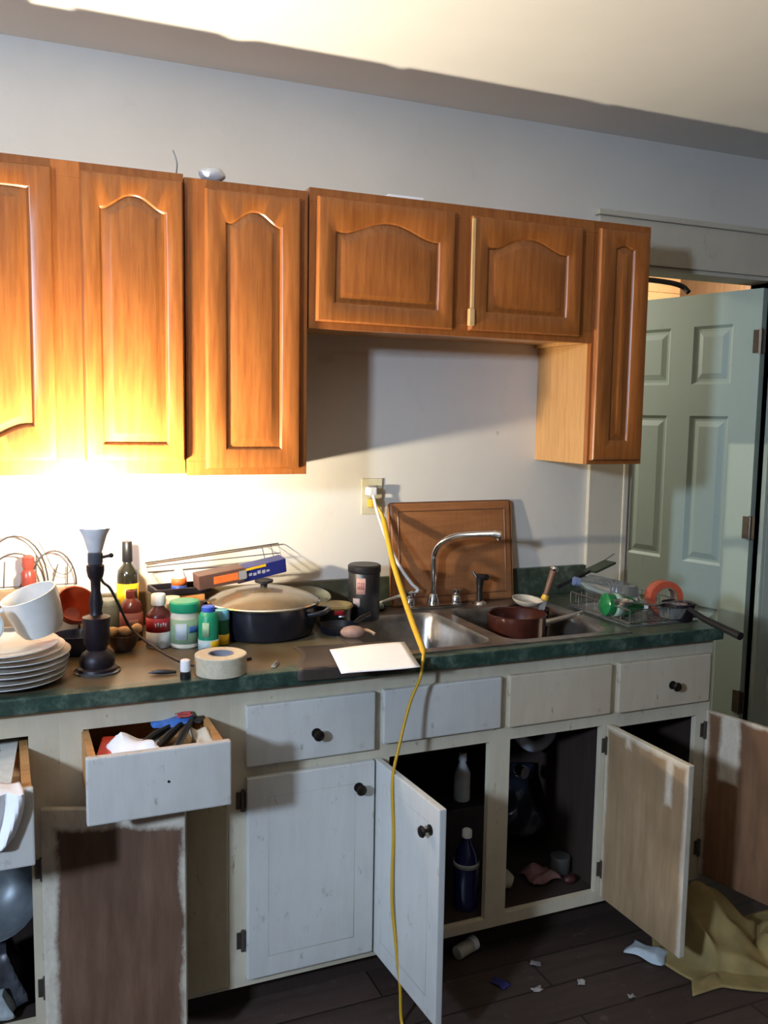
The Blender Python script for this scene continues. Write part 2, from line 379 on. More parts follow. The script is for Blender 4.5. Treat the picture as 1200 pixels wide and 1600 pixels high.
# ------------------------------------------------------------------ wall cabinets
def arch_contour(x0, x1, z0, zs, rise, d, n=22, inverted=False, zt=None):
    """closed contour: bottom, right side, arched top; d is the inset"""
    pts = []
    nb = 8
    xa, xb, za = x0+d, x1-d, z0+d
    for i in range(nb): pts.append((xa+(xb-xa)*i/nb, za, 'b'))
    ns = 6
    def top(x):
        t = (x-(x0+x1)/2)/((x1-x0)/2)      # -1..1
        # cathedral: small shoulders then a round hump
        s = max(0, 1-abs(t)/.92); h = .5-.5*cos(pi*min(1, s*1.05))
        return zs+rise*h-d
    for i in range(ns): pts.append((xb, za+(top(xb)-za)*i/ns, 'r'))
    for i in range(n): x = xb+(xa-xb)*i/n; pts.append((x, top(x), 't'))
    for i in range(ns): pts.append((xa, top(xa)+(za-top(xa))*i/ns, 'l'))
    return pts
def oak_door(parent, w, h, st=.05, rise=.035, shoulder=.075, inverted=False, bot=None, th=.019):
    """raised panel door, local x 0..w, z 0..h, front face at y=-th, back at 0"""
    bot = bot or st
    def ring(d, y):
        c = arch_contour(st, w-st, bot, h-shoulder, rise, d)
        return [((x), y, z) for x, z, _ in c]
    c0 = arch_contour(st, w-st, bot, h-shoulder, rise, 0)
    def outer(ins, y):
        out = []; X0, X1, Z0, Z1 = ins, w-ins, ins, h-ins
        for i, (x, z, k) in enumerate(c0):
            u = (x-st)/(w-2*st); vz = z
            if k == 'b': p = (X0+(X1-X0)*u, y, Z0)
            elif k == 'r': p = (X1, y, Z0+(Z1-Z0)*(z-bot)/(h-shoulder-bot))
            elif k == 't': p = (X0+(X1-X0)*u, y, Z1)
            else: p = (X0, y, Z0+(Z1-Z0)*(z-bot)/(h-shoulder-bot))
            out.append(p)
        return out
    bm = MB()
    rings = [outer(0, 0), outer(0, -th+.006), outer(.004, -th+.001), outer(.009, -th), ring(0, -th), ring(.004, -th+.003), ring(.007, -th+.008), ring(.011, -th+.008), ring(.030, -th+.001), ring(.033, -th+.0005)]
    bm.loops(rings, True, True, True)
    if inverted:
        for v in bm.bm.verts: v.co.z = h-v.co.z
    return bm.build('door', M['oak'], parent, smooth=True)
def wall_cabinet(label, x0, x1, z0, z1, openings, depth=.305, yb=0):
    t = thing('wall_cabinet', label, 'cabinet', (x0, yb, z0)); w, h = x1-x0, z1-z0; th = .016
    b = MB(); b.box(0, th, -depth+.019, 0, 0, h); b.box(w-th, w, -depth+.019, 0, 0, h); b.box(th, w-th, -depth+.019, 0, h-th, h); b.box(th, w-th, -depth+.019, 0, .012, .012+th); b.box(th, w-th, -.006, 0, .012+th, h-th)
    b.build('carcass', M['oak_side'], t)
    # face frame round the openings (each opening x range), one mesh
    b = MB(); f0, f1 = -depth, -depth+.019; xs = sorted(openings)
    b.box(0, w, f0, f1, 0, .038, .001); b.box(0, w, f0, f1, h-.038, h, .001)
    edges = [0]+[v-x0 for o in xs for v in o]+[w]
    for i in range(0, len(edges), 2):
        if edges[i+1]-edges[i] > .002: b.box(edges[i], edges[i+1], f0, f1, .038, h-.038, .001)
    b.build('face_frame', M['oak'], t)
    return t
# left unit under the lamp: two tall doors (the left one hung upside down)
t = wall_cabinet('widest oak wall cabinet at the left end, blown out bright by the bulb below', -.34, .453, 1.383, 2.155, [(-.29, .115), (.215, .43)])
d = oak_door(t, .395, .715, st=.05, rise=.045, shoulder=.085, inverted=True); d.location = (-.262+.34, -.306, .035); d['label'] = 'door hung upside down with its arch at the bottom'
d = oak_door(t, .250, .715, st=.040, rise=.035, shoulder=.080); d.location = (.199+.34, -.306, .035)
t = wall_cabinet('narrow tall oak wall cabinet with one arched door, left of the short ones', .456, .790, 1.378, 2.148, [(.52, .75)])
d = oak_door(t, .258, .728, st=.050, rise=.035, shoulder=.080); d.location = (.507-.456, -.306, .018)
t = wall_cabinet('short two door oak wall cabinet above the sink', .795, 1.732, 1.782, 2.160, [(.835, 1.21), (1.31, 1.66)])
d = oak_door(t, .420, .335, st=.048, rise=.038, shoulder=.088); d.location = (.812-.795, -.306, .020); d.rotation_euler = (0, radians(.5), 0)
d = oak_door(t, .388, .330, st=.050, rise=.038, shoulder=.085); d.location = (1.290-.795, -.306, .018)
b = MB(); b.box(0, .012, -.006, .0, 0, .31, .002); b.box(-.006, .012, -.012, .004, 0, .05, .003)
sp = b.build('edge_strip', M['oak_raw'], t); sp.location = (1.287-.795, -.322, .03); sp['label'] = 'splintered bare wood edge'
t = wall_cabinet('very narrow oak wall cabinet at the right end beside the doorway', 1.734, 1.949, 1.398, 2.160, [(1.775, 1.91)])
d = oak_door(t, .194, .725, st=.058, rise=.010, shoulder=.055); d.location = (1.743-1.734, -.306, .014)

# clutter on top of the wall cabinets
tag(place(MB().sphere((0, 0, .014), .032, (1.1, .8, .6), 16, 9, jit=.22).build('plastic_bag', plain('grey_bag', (.50, .51, .53), .5), smooth=True), (.532, -.285, 2.152)), 'small crumpled grey plastic bag on top of the narrow tall wall cabinet', 'bag')
b = MB(); b.tube(smooth_path([(0, 0, 0), (.002, 0, .03), (-.008, 0, .06)]), .0018, 6)
tag(place(b.build('wire_end', M['wire'], smooth=True), (.438, -.29, 2.155)), 'thin grey wire sticking up from the left wall cabinet top', 'wire')
tag(place(MB().box(0, .11, 0, .08, 0, .008, .002).build('paper_stack', M['paper']), (1.03, -.30, 2.160)), 'white paper edge lying on top of the short wall cabinet', 'paper')

# ------------------------------------------------------------------ base cabinets
PW = (.60, .555, .445)
FR0, FR1 = -.60, -.58        # face frame
def knob(parent, x, y, z, name='knob', ry=None):
    T = Matrix.Translation((x, y, z)) @ Matrix.Rotation(radians(90), 4, 'X')
    b = MB(); b.lathe([(.013, 0), (.013, .002), (.005, .004), (.0045, .014), (.012, .018), (.0145, .023), (.012, .028), (.004, .031)], n=20, T=T)
    return b.build(name, M['knob'], parent, smooth=True)
def slab(parent, name, w, h, mat, th=.019):
    return MB().box(0, w, -th, 0, 0, h, .004).build(name, mat, parent)
def base_unit(label, x0, x1, holes, frame_mat=None, floor_z=.125, left_side=True):
    """holes: (x0,x1,z0,z1) in world numbers cut in the face frame"""
    t = thing('base_cabinet', label, 'cabinet', (x0, 0, 0)); w = x1-x0
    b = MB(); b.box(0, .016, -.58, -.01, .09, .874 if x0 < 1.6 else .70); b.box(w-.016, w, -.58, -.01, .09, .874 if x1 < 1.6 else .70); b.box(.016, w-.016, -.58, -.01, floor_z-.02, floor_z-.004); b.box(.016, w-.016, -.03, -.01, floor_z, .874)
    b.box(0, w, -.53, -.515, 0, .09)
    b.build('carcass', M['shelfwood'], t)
    # frame: grid of cells minus holes
    xs = sorted({x0, x1}|{v for h in holes for v in h[:2]}); zs = sorted({.09, .876}|{v for h in holes for v in h[2:]})
    b = MB()
    for j in range(len(zs)-1):
        run = None
        for i in range(len(xs)-1):
            cx, cz = (xs[i]+xs[i+1])/2, (zs[j]+zs[j+1])/2
            solid = not any(h[0] < cx < h[1] and h[2] < cz < h[3] for h in holes)
            if solid:
                if run is None: run = xs[i]
                end = xs[i+1]
            if (not solid or i == len(xs)-2) and run is not None:
                b.box(run-x0, end-x0, FR0, FR1, zs[j], zs[j+1]); run = None
    b.build('face_frame', frame_mat or M['white_frame'], t)
    return t
def drawer(parent, x0, w, y_front, z0, h, depth=.42, box_h=.095, inset=.018, tk=.012):
    """pulled out drawer in the parent's own coordinates"""
    d = slab(parent, 'drawer', w, h, M['white']); d.location = (x0, y_front+.019, z0)
    b = MB(); ix0, ix1 = inset, w-inset; zz = .018
    b.box(ix0, ix0+tk, 0, depth, zz, zz+box_h); b.box(ix1-tk, ix1, 0, depth, zz, zz+box_h); b.box(ix0+.012, ix1-.012, depth-.012, depth, zz, zz+box_h); b.box(ix0+.012, ix1-.012, 0, depth-.012, zz, zz+.006); b.box(ix0+.012, ix1-.012, 0, .010, zz+.006, zz+box_h)
    b.build('drawer_box', M['drawerwood'], d)
    return d
def hinges(parent, x, y, zs):
    for z in zs:
        b = MB(); b.tube([(x, y, z), (x, y, z+.055)], .0055, 8); b.box(x-.016, x+.016, y+.001, y+.004, z+.006, z+.05, .001)
        b.build('hinge', M['hinge'], parent)
# unit with left pulled drawer, open cupboard and door swung flat
RW = ((.15, .082, .045), (.24, .14, .085))
t = base_unit('leftmost white base cabinet, drawer pulled out, its door swung flat to the right', -.36, .106, [(-.31, .040, .675, .815), (-.31, .040, .125, .58)])
U = -.36
dr = drawer(t, -.315-U, .357, -.87, .640, .160, box_h=.130, inset=.003, tk=.018)
hinges(t, .062-U, -.606, (.18, .47))
DP = .325
m = raw_panel('raw_door_back_brown', DP/2, DP/2, 0, .533, (.085, .040, .020), (.16, .085, .048), PW, (.030, .006, -.02, .046), (), .055)
dd = slab(t, 'door', DP, .533, m); dd.location = (.066-U, -.604, .115); dd.rotation_euler = (0, 0, radians(-20)); dd['label'] = 'raw brown inner side with ragged white paint at its edges'
# second unit
t = base_unit('white base cabinet with a bare fronted drawer pulled out, partly behind the swung door', .106, .501, [(.158, .436, .675, .815)])
U = .107
dr = drawer(t, .147-U, .308, -.81, .675, .148, depth=.40, box_h=.118, inset=.008, tk=.016)
b = MB(); b.lathe([(.003, 0), (.003, .001)], n=8, T=Matrix.Translation((.17, -.0195, .075)) @ Matrix.Rotation(radians(90), 4, 'X')); b.build('knob_hole', M['knob'], dr)
dd = slab(t, 'door', .335, .545, painted('tan_panel_paint', (.40, .34, .22), (.13, .085, .035), .9), th=.006); dd.location = (.160-U, FR0-.0005, .098); dd['label'] = 'tan lower panel with dark vertical stains'  # thin slab, tanner and darker than the frame around it
# third unit
t = base_unit('white base cabinet with a closed drawer and closed door, each with a dark knob', .501, .894, [(.555, .865, .69, .815), (.555, .865, .13, .63)])
U = .502
d3 = slab(t, 'drawer', .343, .155, M['white']); d3.location = (.538-U, FR0-.0005, .676); knob(d3, .181, -.019, .066)
m = painted('grimy_white_door_paint', (.56, .565, .535), (.15, .11, .06), .55, border=(.171, .171, 0, .532, .055))
d3 = slab(t, 'door', .342, .532, m); d3.location = (.540-U, FR0-.0005, .115); knob(d3, .296, -.019, .466); hinges(t, .532-U, -.606, (.19, .56))
# sink unit
t = base_unit('wide white sink base cabinet with both doors standing open', .894, 1.644, [(.930, 1.235, .118, .643), (1.301, 1.614, .125, .643)])
U = .895
f = slab(t, 'false_drawer_front', .355, .145, M['white']); f.location = (.904-U, FR0-.0005, .687)
f = slab(t, 'false_drawer_front', .346, .148, M['white_beige']); f.location = (1.284-U, FR0-.0005, .684)
m = painted('door_front_paint', (.56, .57, .545), (.15, .11, .06), .5, border=(.171, .171, 0, .535, .05))
dl = MB(); dl.box(0, .342, -.019, 0, 0, .535, .003); dl = dl.build('door', m, t); dl.location = (.906-U, FR0-.003, .110); dl.rotation_euler = (0, 0, radians(-86.5))
knob(dl, .300, -.019, .470); hinges(t, .912-U, -.606, (.17, .575))
RWL = ((.28, .185, .095), (.40, .28, .16))
m = raw_panel('raw_door_back_tan', .17, -.17, 0, .535, RWL[0], RWL[1], PW, (.008, .010, -.01, .012), ((-.27, .012, .40), (-.10, .010, .50)), .035)
dr_ = MB(); dr_.box(-.342, 0, -.019, 0, 0, .535, .003); dr_ = dr_.build('door', m, t); dr_.location = (1.630-U, FR0-.003, .110); dr_.rotation_euler = (0, 0, radians(91)); dr_['label'] = 'raw tan inner side with white paint drips'
hinges(t, 1.632-U, -.606, (.17, .555))
# end unit
t = base_unit('white base cabinet at the right end, door open beside the doorway', 1.644, 2.021, [(1.685, 1.970, .69, .815), (1.681, 1.970, .125, .632)])
U = 1.645
f = slab(t, 'drawer', .345, .150, M['white_beige']); f.location = (1.657-U, FR0-.0005, .681); knob(f, .197, -.019, .066)
m = raw_panel('raw_door_back_red', .165, -.165, 0, .535, (.15, .072, .032), (.24, .125, .06), PW, (.004, .012, -.01, .006), ((-.085, .032, .33),), .04)
de = MB(); de.box(-.335, 0, -.019, 0, 0, .535, .003); de = de.build('door', m, t); de.location = (2.008-U, FR0-.003, .110); de.rotation_euler = (0, 0, radians(104)); de['label'] = 'raw reddish inner side with a broad paint smear'
hinges(t, 2.004-U, -.606, (.17, .555))

# ------------------------------------------------------------------ worktop
b = MB(); zt, zb_ = .914, .876
HX0, HX1, HY0, HY1 = .885, 1.695, -.585, -.065
b.box(-.62, HX0, -.6345, 0, zb_, zt, .004); b.box(HX1, 2.030, -.6345, 0, zb_, zt, .004)
b.box(HX0-.004, HX1+.004, -.6345, HY0, zb_, zt, .004); b.box(HX0-.004, HX1+.004, HY1, 0, zb_, zt, .002)
wt = b.build('worktop', M['laminate']); tag(wt, 'long green marbled laminate worktop with backsplash, brown with grime and painted-in lamp warmth', 'worktop')
tag(MB().box(-.62, 1.955, -.020, -.001, zt, 1.014, .003).build('backsplash', M['laminate']), 'low dark green laminate backsplash strip along the wall behind the worktop', 'backsplash')

# ------------------------------------------------------------------ sink
def rrect(cx, cy, hx, hy, r, n=6):
    pts = []
    for qx, qy, a0 in ((1, 1, 0), (-1, 1, 90), (-1, -1, 180), (1, -1, 270)):
        for i in range(n+1):
            a = radians(a0+90*i/n); pts.append((cx+qx*(hx-r)+r*cos(a), cy+qy*(hy-r)+r*sin(a)))
    return pts
sk = thing('sink', 'double bowl stainless steel sink set in the green worktop', 'sink', (1.29, -.325, .914))
SX, SY0, SY1 = .42, -.275, .285
b = MB()
for s in (-1, 1):
    cx, cy, hx, hy = s*.20, -.035, .178, .205
    bowl = rrect(cx, cy, hx, hy, .055)
    ox0, ox1 = (-SX, 0) if s < 0 else (0, SX)
    out = []
    for x, y in bowl:
        dx, dy = x-cx, y-cy; k = 1e9
        if dx > 1e-9: k = min(k, (ox1-cx)/dx)
        if dx < -1e-9: k = min(k, (ox0-cx)/dx)
        if dy > 1e-9: k = min(k, (SY1-cy)/dy)
        if dy < -1e-9: k = min(k, (SY0-cy)/dy)
        out.append((cx+dx*k, cy+dy*k))
    # snap outer ring to include the rectangle corners
    for c in ((ox0, SY0), (ox0, SY1), (ox1, SY0), (ox1, SY1)):
        i = min(range(len(out)), key=lambda i: (out[i][0]-c[0])**2+(out[i][1]-c[1])**2); out[i] = c
    R = [[(x, y, .004) for x, y in out], [(x, y, .004) for x, y in bowl]]
    for hxx, z, r in ((-.004, -.002, .052), (-.010, -.02, .05), (-.018, -.15, .05), (-.035, -.172, .045), (-.07, -.18, .03)):
        R.append([(x, y, z) for x, y in rrect(cx, cy, hx+hxx, hy+hxx, r)])
    b.loops(R, True, False, True)
b.box(-SX, SX, SY0, SY0+.004, 0, .0038); b.box(-SX, SX, SY1-.004, SY1, 0, .0038); b.box(-SX, -SX+.004, SY0, SY1, 0, .0038); b.box(SX-.004, SX, SY0, SY1, 0, .0038)
b.build('basin', M['sinksteel'], sk, smooth=True)
for s in (-1, 1): MB().lathe([(.042, 0), (.04, .004), (.02, .003)], (s*.20, -.035, -.179), 24).build('drain', M['chrome'], sk, smooth=True)
# faucet
fa = thing('faucet', 'chrome gooseneck faucet standing at the back of the sink', 'faucet', (1.30, -.094, .918))
b = MB(); b.box(-.10, .10, -.026, .026, 0, .012, .006); b.lathe([(.022, .012), (.018, .03), (.012, .045)], n=20); b.build('base_plate', M['chrome'], fa, smooth=True)
b = MB(); b.tube(smooth_path([(0, 0, .03), (0, 0, .12), (0, 0, .175), (.012, -.02, .215), (.045, -.05, .240), (.09, -.09, .250), (.15, -.14, .257)], 6), .0095, 14); b.build('spout', M['chrome'], fa, smooth=True)
b = MB(); b.tube([(.143, -.134, .256), (.162, -.149, .252)], .0125, 14); b.tube([(.158, -.146, .250), (.158, -.146, .236)], .0085, 12); b.build('nozzle', M['chrome'], fa, smooth=True)
for s in (-1, 1):
    b = MB(); b.lathe([(.017, 0), (.016, .02), (.009, .028), (.020, .034), (.020, .044), (.006, .05)], (s*.085, 0, .012), 18); b.build('tap_handle', M['chrome'], fa, smooth=True)
sp = thing('sink_sprayer', 'black pull-out spray head on a chrome collar right of the faucet', 'sprayer', (1.474, -.094, .918))
MB().lathe([(.024, 0), (.022, .006), (.014, .012)], n=20).build('collar', M['chrome'], sp, smooth=True)
b = MB(); b.tube([(0, 0, .01), (0, 0, .05), (0, 0, .075), (0, -.006, .092)], .01, 12, [.0105, .010, .013, .014]); b.tube([(0, .01, .09), (.010, -.028, .094)], .011, 10); b.tube([(-.006, .008, .085), (-.014, .022, .105)], .005, 8); b.build('spray_head', M['black_plastic'], sp, smooth=True)

# ------------------------------------------------------------------ outlet and cords
CT = .914
ou = thing('wall_outlet', 'beige wall outlet with a yellow and a white plug in it', 'outlet', (1.113, -.001, 1.222))
MB().box(-.037, .037, -.006, 0, 0, .118, .003).build('cover_plate', plain('beige_plate', (.52, .48, .33), .4), ou)
for z in (.022, .066): MB().box(-.017, .017, -.009, -.005, z, z+.030, .003).build('socket', plain('beige_socket', (.42, .38, .25), .4), ou)
cd = thing('extension_cord', 'yellow extension cord running from the outlet over the worktop to the floor', 'cord', (1.108, -.01, 1.26))
o0 = Vector((1.108, -.01, 1.26))
pts = [(1.108, -.040, 1.262), (1.122, -.055, 1.238), (1.126, -.08, 1.206), (1.102, -.2, 1.111), (1.087, -.3, 1.041), (1.06, -.43, .983), (1.033, -.54, .951), (1.013, -.62, .930), (.998, -.652, .918), (.984, -.665, .87), (.949, -.68, .81), (.91, -.705, .712), (.889, -.715, .625), (.890, -.725, .494), (.884, -.735, .329), (.892, -.75, .2), (.900, -.76, .1), (.902, -.77, .006), (.90, -.83, .006), (.87, -.95, .006), (.80, -1.1, .006)]
sp_ = smooth_path([Vector(p)-o0 for p in pts], 8); n_ = len(sp_)
rads = [(.0085 if i < 7*8 else max(.0042, .0085-.0012*(i-56))) if i > 14 else .0055 for i in range(n_)]
MB().tube(sp_, .005, 10, rads).build('cord', M['yellow'], cd, smooth=True)
MB().box(-.013, .013, -.032, -.0, -.012, .016, .005).build('plug', M['yellow'], cd)
cd = thing('power_cable', 'white cable hanging from the outlet and curling behind the faucet', 'cable', (1.10, -.01, 1.30))
o0 = Vector((1.10, -.01, 1.30))
pts = [(1.10, -.045, 1.295), (1.115, -.05, 1.233), (1.147, -.06, 1.14), (1.185, -.075, 1.058), (1.222, -.088, 1.002), (1.243, -.094, .980), (1.225, -.090, .966), (1.184, -.080, .960), (1.14, -.055, .940), (1.10, -.04, .922)]
MB().tube(smooth_path([Vector(p)-o0 for p in pts], 8), .0052, 8).build('cable', M['whitecord'], cd, smooth=True)
MB().box(-.014, .014, -.040, 0, -.013, .015, .006).build('plug', M['whitecord'], cd)

# ------------------------------------------------------------------ cutting board
b = MB(); b.box(0, .462, -.018, 0, 0, .345, .016, seg=4)
cbm = wood('cutting_board_wood', (.22, .085, .028), (.36, .15, .055), .5, grain=(1, 6, 8))
cb = b.build('cutting_board', cbm); tag(cb, 'large reddish wooden cutting board leaning on the wall behind the faucet', 'cutting board')
cb.location = (1.168, -.042, .9155); cb.rotation_euler = (radians(-6.5), 0, 0)
b = MB(); c_ = [(.03, .03), (.432, .03), (.432, .315), (.03, .315)]
b.tube([(x, -.0175, z) for x, z in c_], .0035, 6, closed=True); g_ = b.build('juice_groove', wood('groove_wood', (.13, .05, .018), (.2, .08, .03), .6), cb); g_['label'] = 'darker line running round inside the edge'

# ------------------------------------------------------------------ lamp with bare bulb
lp = thing('table_lamp', 'dark turned candlestick lamp with a bare glowing bulb, right of the plates', 'lamp', (.203, -.475, CT))
b = MB(); b.lathe([(.047, 0), (.049, .004), (.047, .012), (.040, .016), (.043, .03), (.036, .046), (.024, .056), (.026, .064), (.031, .07), (.031, .11), (.033, .128), (.033, .136), (.016, .142), (.013, .15), (.017, .17), (.011, .20), (.012, .225), (.018, .235), (.021, .25), (.021, .262), (.012, .268)], n=32)
b.build('lamp_base', M['blackmetal'], lp, smooth=True)
MB().lathe([(.053, 0), (.055, .004), (.046, .007)], n=32).build('glass_foot', M['glass'], lp, smooth=True)
MB().lathe([(.015, .262), (.018, .27), (.018, .292), (.0145, .296)], n=24).build('socket', plain('grey_socket', (.06, .065, .08), .4), lp, smooth=True)
b = MB(); b.lathe([(.015, .294), (.018, .30), (.028, .335), (.037, .352), (.037, .355), (.026, .355)], n=28); b.build('bulb_collar', plain('white_bulb_collar', (.62, .64, .66), .4), lp, smooth=True)
me, nt, bs = newmat('glowing_bulb'); bs.inputs['Base Color'].default_value = (1, .95, .85, 1)
bs.inputs['Emission Color'].default_value = (1.0, .86, .65, 1); bs.inputs['Emission Strength'].default_value = BULB_STRENGTH
b = MB(); b.lathe([(.026, .3555), (.026, .360), (.024, .370), (.019, .378), (.010, .383), (.003, .384)], n=28); b.build('bulb', me, lp, smooth=True)
b = MB(); b.tube([(.016, -.004, .282), (.034, -.008, .286)], .004, 8); b.sphere((.036, -.008, .286), .006); b.build('switch_key', M['blackmetal'], lp, smooth=True)
o0 = Vector((.203, -.475, CT))
pts = [(.213, -.455, 1.178), (.222, -.43, 1.13), (.246, -.38, 1.10), (.272, -.35, 1.045), (.300, -.345, .985), (.345, -.405, .948), (.392, -.49, .928), (.432, -.535, .922), (.50, -.52, .918), (.58, -.50, .918)]
MB().tube(smooth_path([Vector(p)-o0 for p in pts], 8), .0036, 8).build('lamp_cord', M['black_plastic'], lp, smooth=True)

# ------------------------------------------------------------------ plates and mugs
def plate_mb(r):
    return MB().lathe([(r*.50, 0), (r*.52, .0), (r*.60, .003), (r*.86, .011), (r, .0165), (r*1.0, .0185), (r*.86, .0145), (r*.60, .0062), (r*.3, .005), (.002, .005)], n=48)
plate_names = ['bottom', 'second from bottom', 'third from bottom', 'fourth from bottom', 'fifth from bottom', 'second from top', 'top']
p0 = plate_mb(.131).build('plate', M['ceramic'], smooth=True)
offs = [(0, 0, 0), (.003, -.002, .4), (.006, .002, -.3), (.010, .004, .6), (.014, .012, 1.2), (.002, .010, 2.0), (-.012, .004, 2.6)]
z = CT
for i, (dx, dy, tl) in enumerate(offs):
    o = p0 if i == 0 else p0.copy()
    if i: COL.objects.link(o)
    o.location = (-.002+dx, -.495+dy, z); o.rotation_euler = (0, radians(-tl*.5), radians(17*i)); z += .0128
    tag(o, 'white ceramic plate in the stack left of the lamp, %s of the seven' % plate_names[i], 'plate', 'plates stacked left of the lamp')
PT = z+.006
def mug_mb(r, h):
    return MB().lathe([(r*.60, 0), (r*.70, .002), (r*.86, h*.22), (r*.98, h*.7), (r, h), (r-.004, h), (r*.93-.004, h*.7), (r*.80-.004, h*.22), (r*.5, .008), (.002, .008)], n=36)
def mug(label, loc, rot, r, h, ha):
    t = thing('mug', label, 'mug', loc, rot=rot)
    mug_mb(r, h).build('cup', M['ceramic'], t, smooth=True)
    b = MB(); b.tube(smooth_path([(r*.85*cos(ha), r*.85*sin(ha), h*.80), (r*1.45*cos(ha), r*1.45*sin(ha), h*.72), (r*1.5*cos(ha), r*1.5*sin(ha), h*.4), (r*.85*cos(ha), r*.85*sin(ha), h*.24)], 6), .006, 10)
    b.build('handle', M['ceramic'], t, smooth=True)
    return t
mug('big white mug tilted on top of the plate stack', (.082, -.50, PT+.020), (radians(6), radians(-19), 0), .064, .100, radians(165))
mug('white mug cut off by the left picture edge, tipped on the plates', (-.075, -.545, PT+.052), (radians(80), 0, radians(25)), .040, .085, radians(200))

# tray and bowls behind the plates
b = MB(); x0, x1, y0, y1, h = -.32, .185, -.235, -.06, .135
for q in ((x0, x1, y0, y0+.008), (x0, x1, y1-.008, y1), (x0, x0+.008, y0, y1), (x1-.008, x1, y0, y1)): b.box(*q, 0, h, .002)
b.box(x0, x1, y0, y1, 0, .006); b.box(x0-.006, x1+.006, y0-.006, y0+.006, h-.008, h+.002, .003); b.box(x0-.006, x1+.006, y1-.004, y1+.006, h-.008, h+.002, .003)
tr = b.build('storage_tray', plain('tan_tray', (.30, .20, .11), .5)); place(tr, (0, 0, CT)); tag(tr, 'tan open storage tray behind the plates and mugs', 'tray')
bowl = lambda r, h: MB().lathe([(r*.45, 0), (r*.5, 0), (r*.8, h*.35), (r*.97, h*.8), (r, h), (r-.003, h), (r*.94-.003, h*.8), (r*.77, h*.36), (r*.4, .005), (.002, .005)], n=32)
o = bowl(.055, .055).build('bowl', plain('dark_blue_bowl', (.02, .028, .05), .3), smooth=True); place(o, (.165, -.295, CT)); tag(o, 'dark blue bowl left of the lamp, under the orange-red bowl', 'bowl')
o = bowl(.050, .065).build('bowl', plain('orange_red_bowl', (.42, .07, .02), .35), smooth=True); place(o, (.158, -.295, CT+.055+.05), (radians(50), radians(14), 0)); tag(o, 'orange-red bowl tipped on its side left of the lamp', 'bowl')

# wire dish rack against the wall with a small red object
wr = thing('wire_rack', 'thin dark wire rack with arched wires against the wall behind the plates', 'wire rack', (.04, -.035, 1.052-.135+.0))
wr.location = (.03, -.032, 1.051)
b = MB()
for (dx, w, h, y) in ((0, .085, .145, 0), (0, .075, .098, -.012), (-.16, .07, .12, 0), (.10, .06, .10, -.006)):
    b.tube([(dx-w*cos(t*pi/14), y, h*sin(t*pi/14)) for t in range(15)], .0026, 6)
b.tube([(-.25, 0, .002), (.16, 0, .002)], .0018, 6)
for k in range(9): b.tube([(-.2+k*.042, -.004, 0), (-.19+k*.042+.01*sin(k*3), -.004, .07+.02*sin(k*2.3))], .002, 5)
b.tube(smooth_path([(.06, 0, .13), (.08, 0, .09), (.10, 0, .045), (.13, 0, .03), (.15, 0, .05), (.13, 0, .08)], 6), .0012, 5)
b.build('wires', M['wire'], wr, smooth=True)
o = MB().lathe([(.018, 0), (.021, .01), (.021, .04), (.014, .052), (.017, .062), (.017, .085), (.008, .092)], n=24).build('red_item', plain('red_glass', (.34, .07, .05), .25, trans=.35), smooth=True)
place(o, (.063, -.052, CT+.137+.0)); o.location.z = 1.052; tag(o, 'small dull red object standing behind the tilted mug by the wall', 'jar')
o.location = (.063, -.045, 1.0515)  # jar shape stands in for an unclear red object

# ------------------------------------------------------------------ bottles and jars
def bottle(name, label, cat, loc, prof, mat, capprof=None, capmat=None, labels=(), rz=0, rot=None, n=28):
    t = thing(name, label, cat, loc, rz, rot=rot)
    MB().lathe(prof, n=n).build('body', mat, t, smooth=True)
    if capprof: MB().lathe(capprof, n=n).build('cap', capmat, t, smooth=True)
    for (r, z0, z1, m) in labels:
        MB().lathe([(r, z0), (r, z1)], n=n, cap0=False, cap1=False).build('label', m, t, smooth=True, solid=.0006)
    return t
def patch(parent, r, a0, a1, z0, z1, m, name='print'):
    b = MB(); n = 8
    b.loops([[(r*cos(a0+(a1-a0)*i/n), r*sin(a0+(a1-a0)*i/n), z) for i in range(n+1)] for z in (z0, z1)], False, False, False)
    return b.build(name, m, parent, smooth=True, solid=.0005)
FRONT = -1.50
red = plain('red_label', (.36, .012, .02), .4); wht = plain('white_label', (.60, .62, .62), .5); ylw = plain('yellow_label', (.72, .42, .01), .4)
grn = plain('green_plastic', (.01, .24, .12), .35); blu = plain('blue_print', (.02, .06, .30), .4); orn = plain('orange_print', (.62, .14, .03), .4)
darkglass = plain('dark_bottle_glass', (.016, .016, .010), .12, coat=.5); amber = plain('maroon_bottle', (.10, .018, .014), .25)
t = bottle('oil_bottle', 'tall dark square-shouldered bottle with a yellow label by the wall', 'bottle', (.325, -.095, CT), [(.028, 0), (.030, .004), (.030, .165), (.027, .182), (.0135, .198), (.012, .205)], darkglass, [(.0135, .205), (.0150, .207), (.0145, .262), (.013, .264)], M['black_plastic'], [(.0306, .075, .145, ylw)])
patch(t, .0312, FRONT-.25, FRONT+.75, .095, .130, plain('black_print', (.02, .02, .03), .5))
t = bottle('sauce_bottle', 'maroon bottle standing in front of the yellow labelled dark bottle', 'bottle', (.322, -.185, CT), [(.029, 0), (.031, .004), (.031, .085), (.026, .105), (.013, .118)], amber, [(.014, .118), (.014, .138), (.012, .14)], amber, [(.0316, .022, .080, plain('faded_red_label', (.22, .07, .06), .5))])
patch(t, .0322, FRONT-.4, FRONT+.4, .048, .062, plain('pale_red_print', (.40, .20, .17), .5))
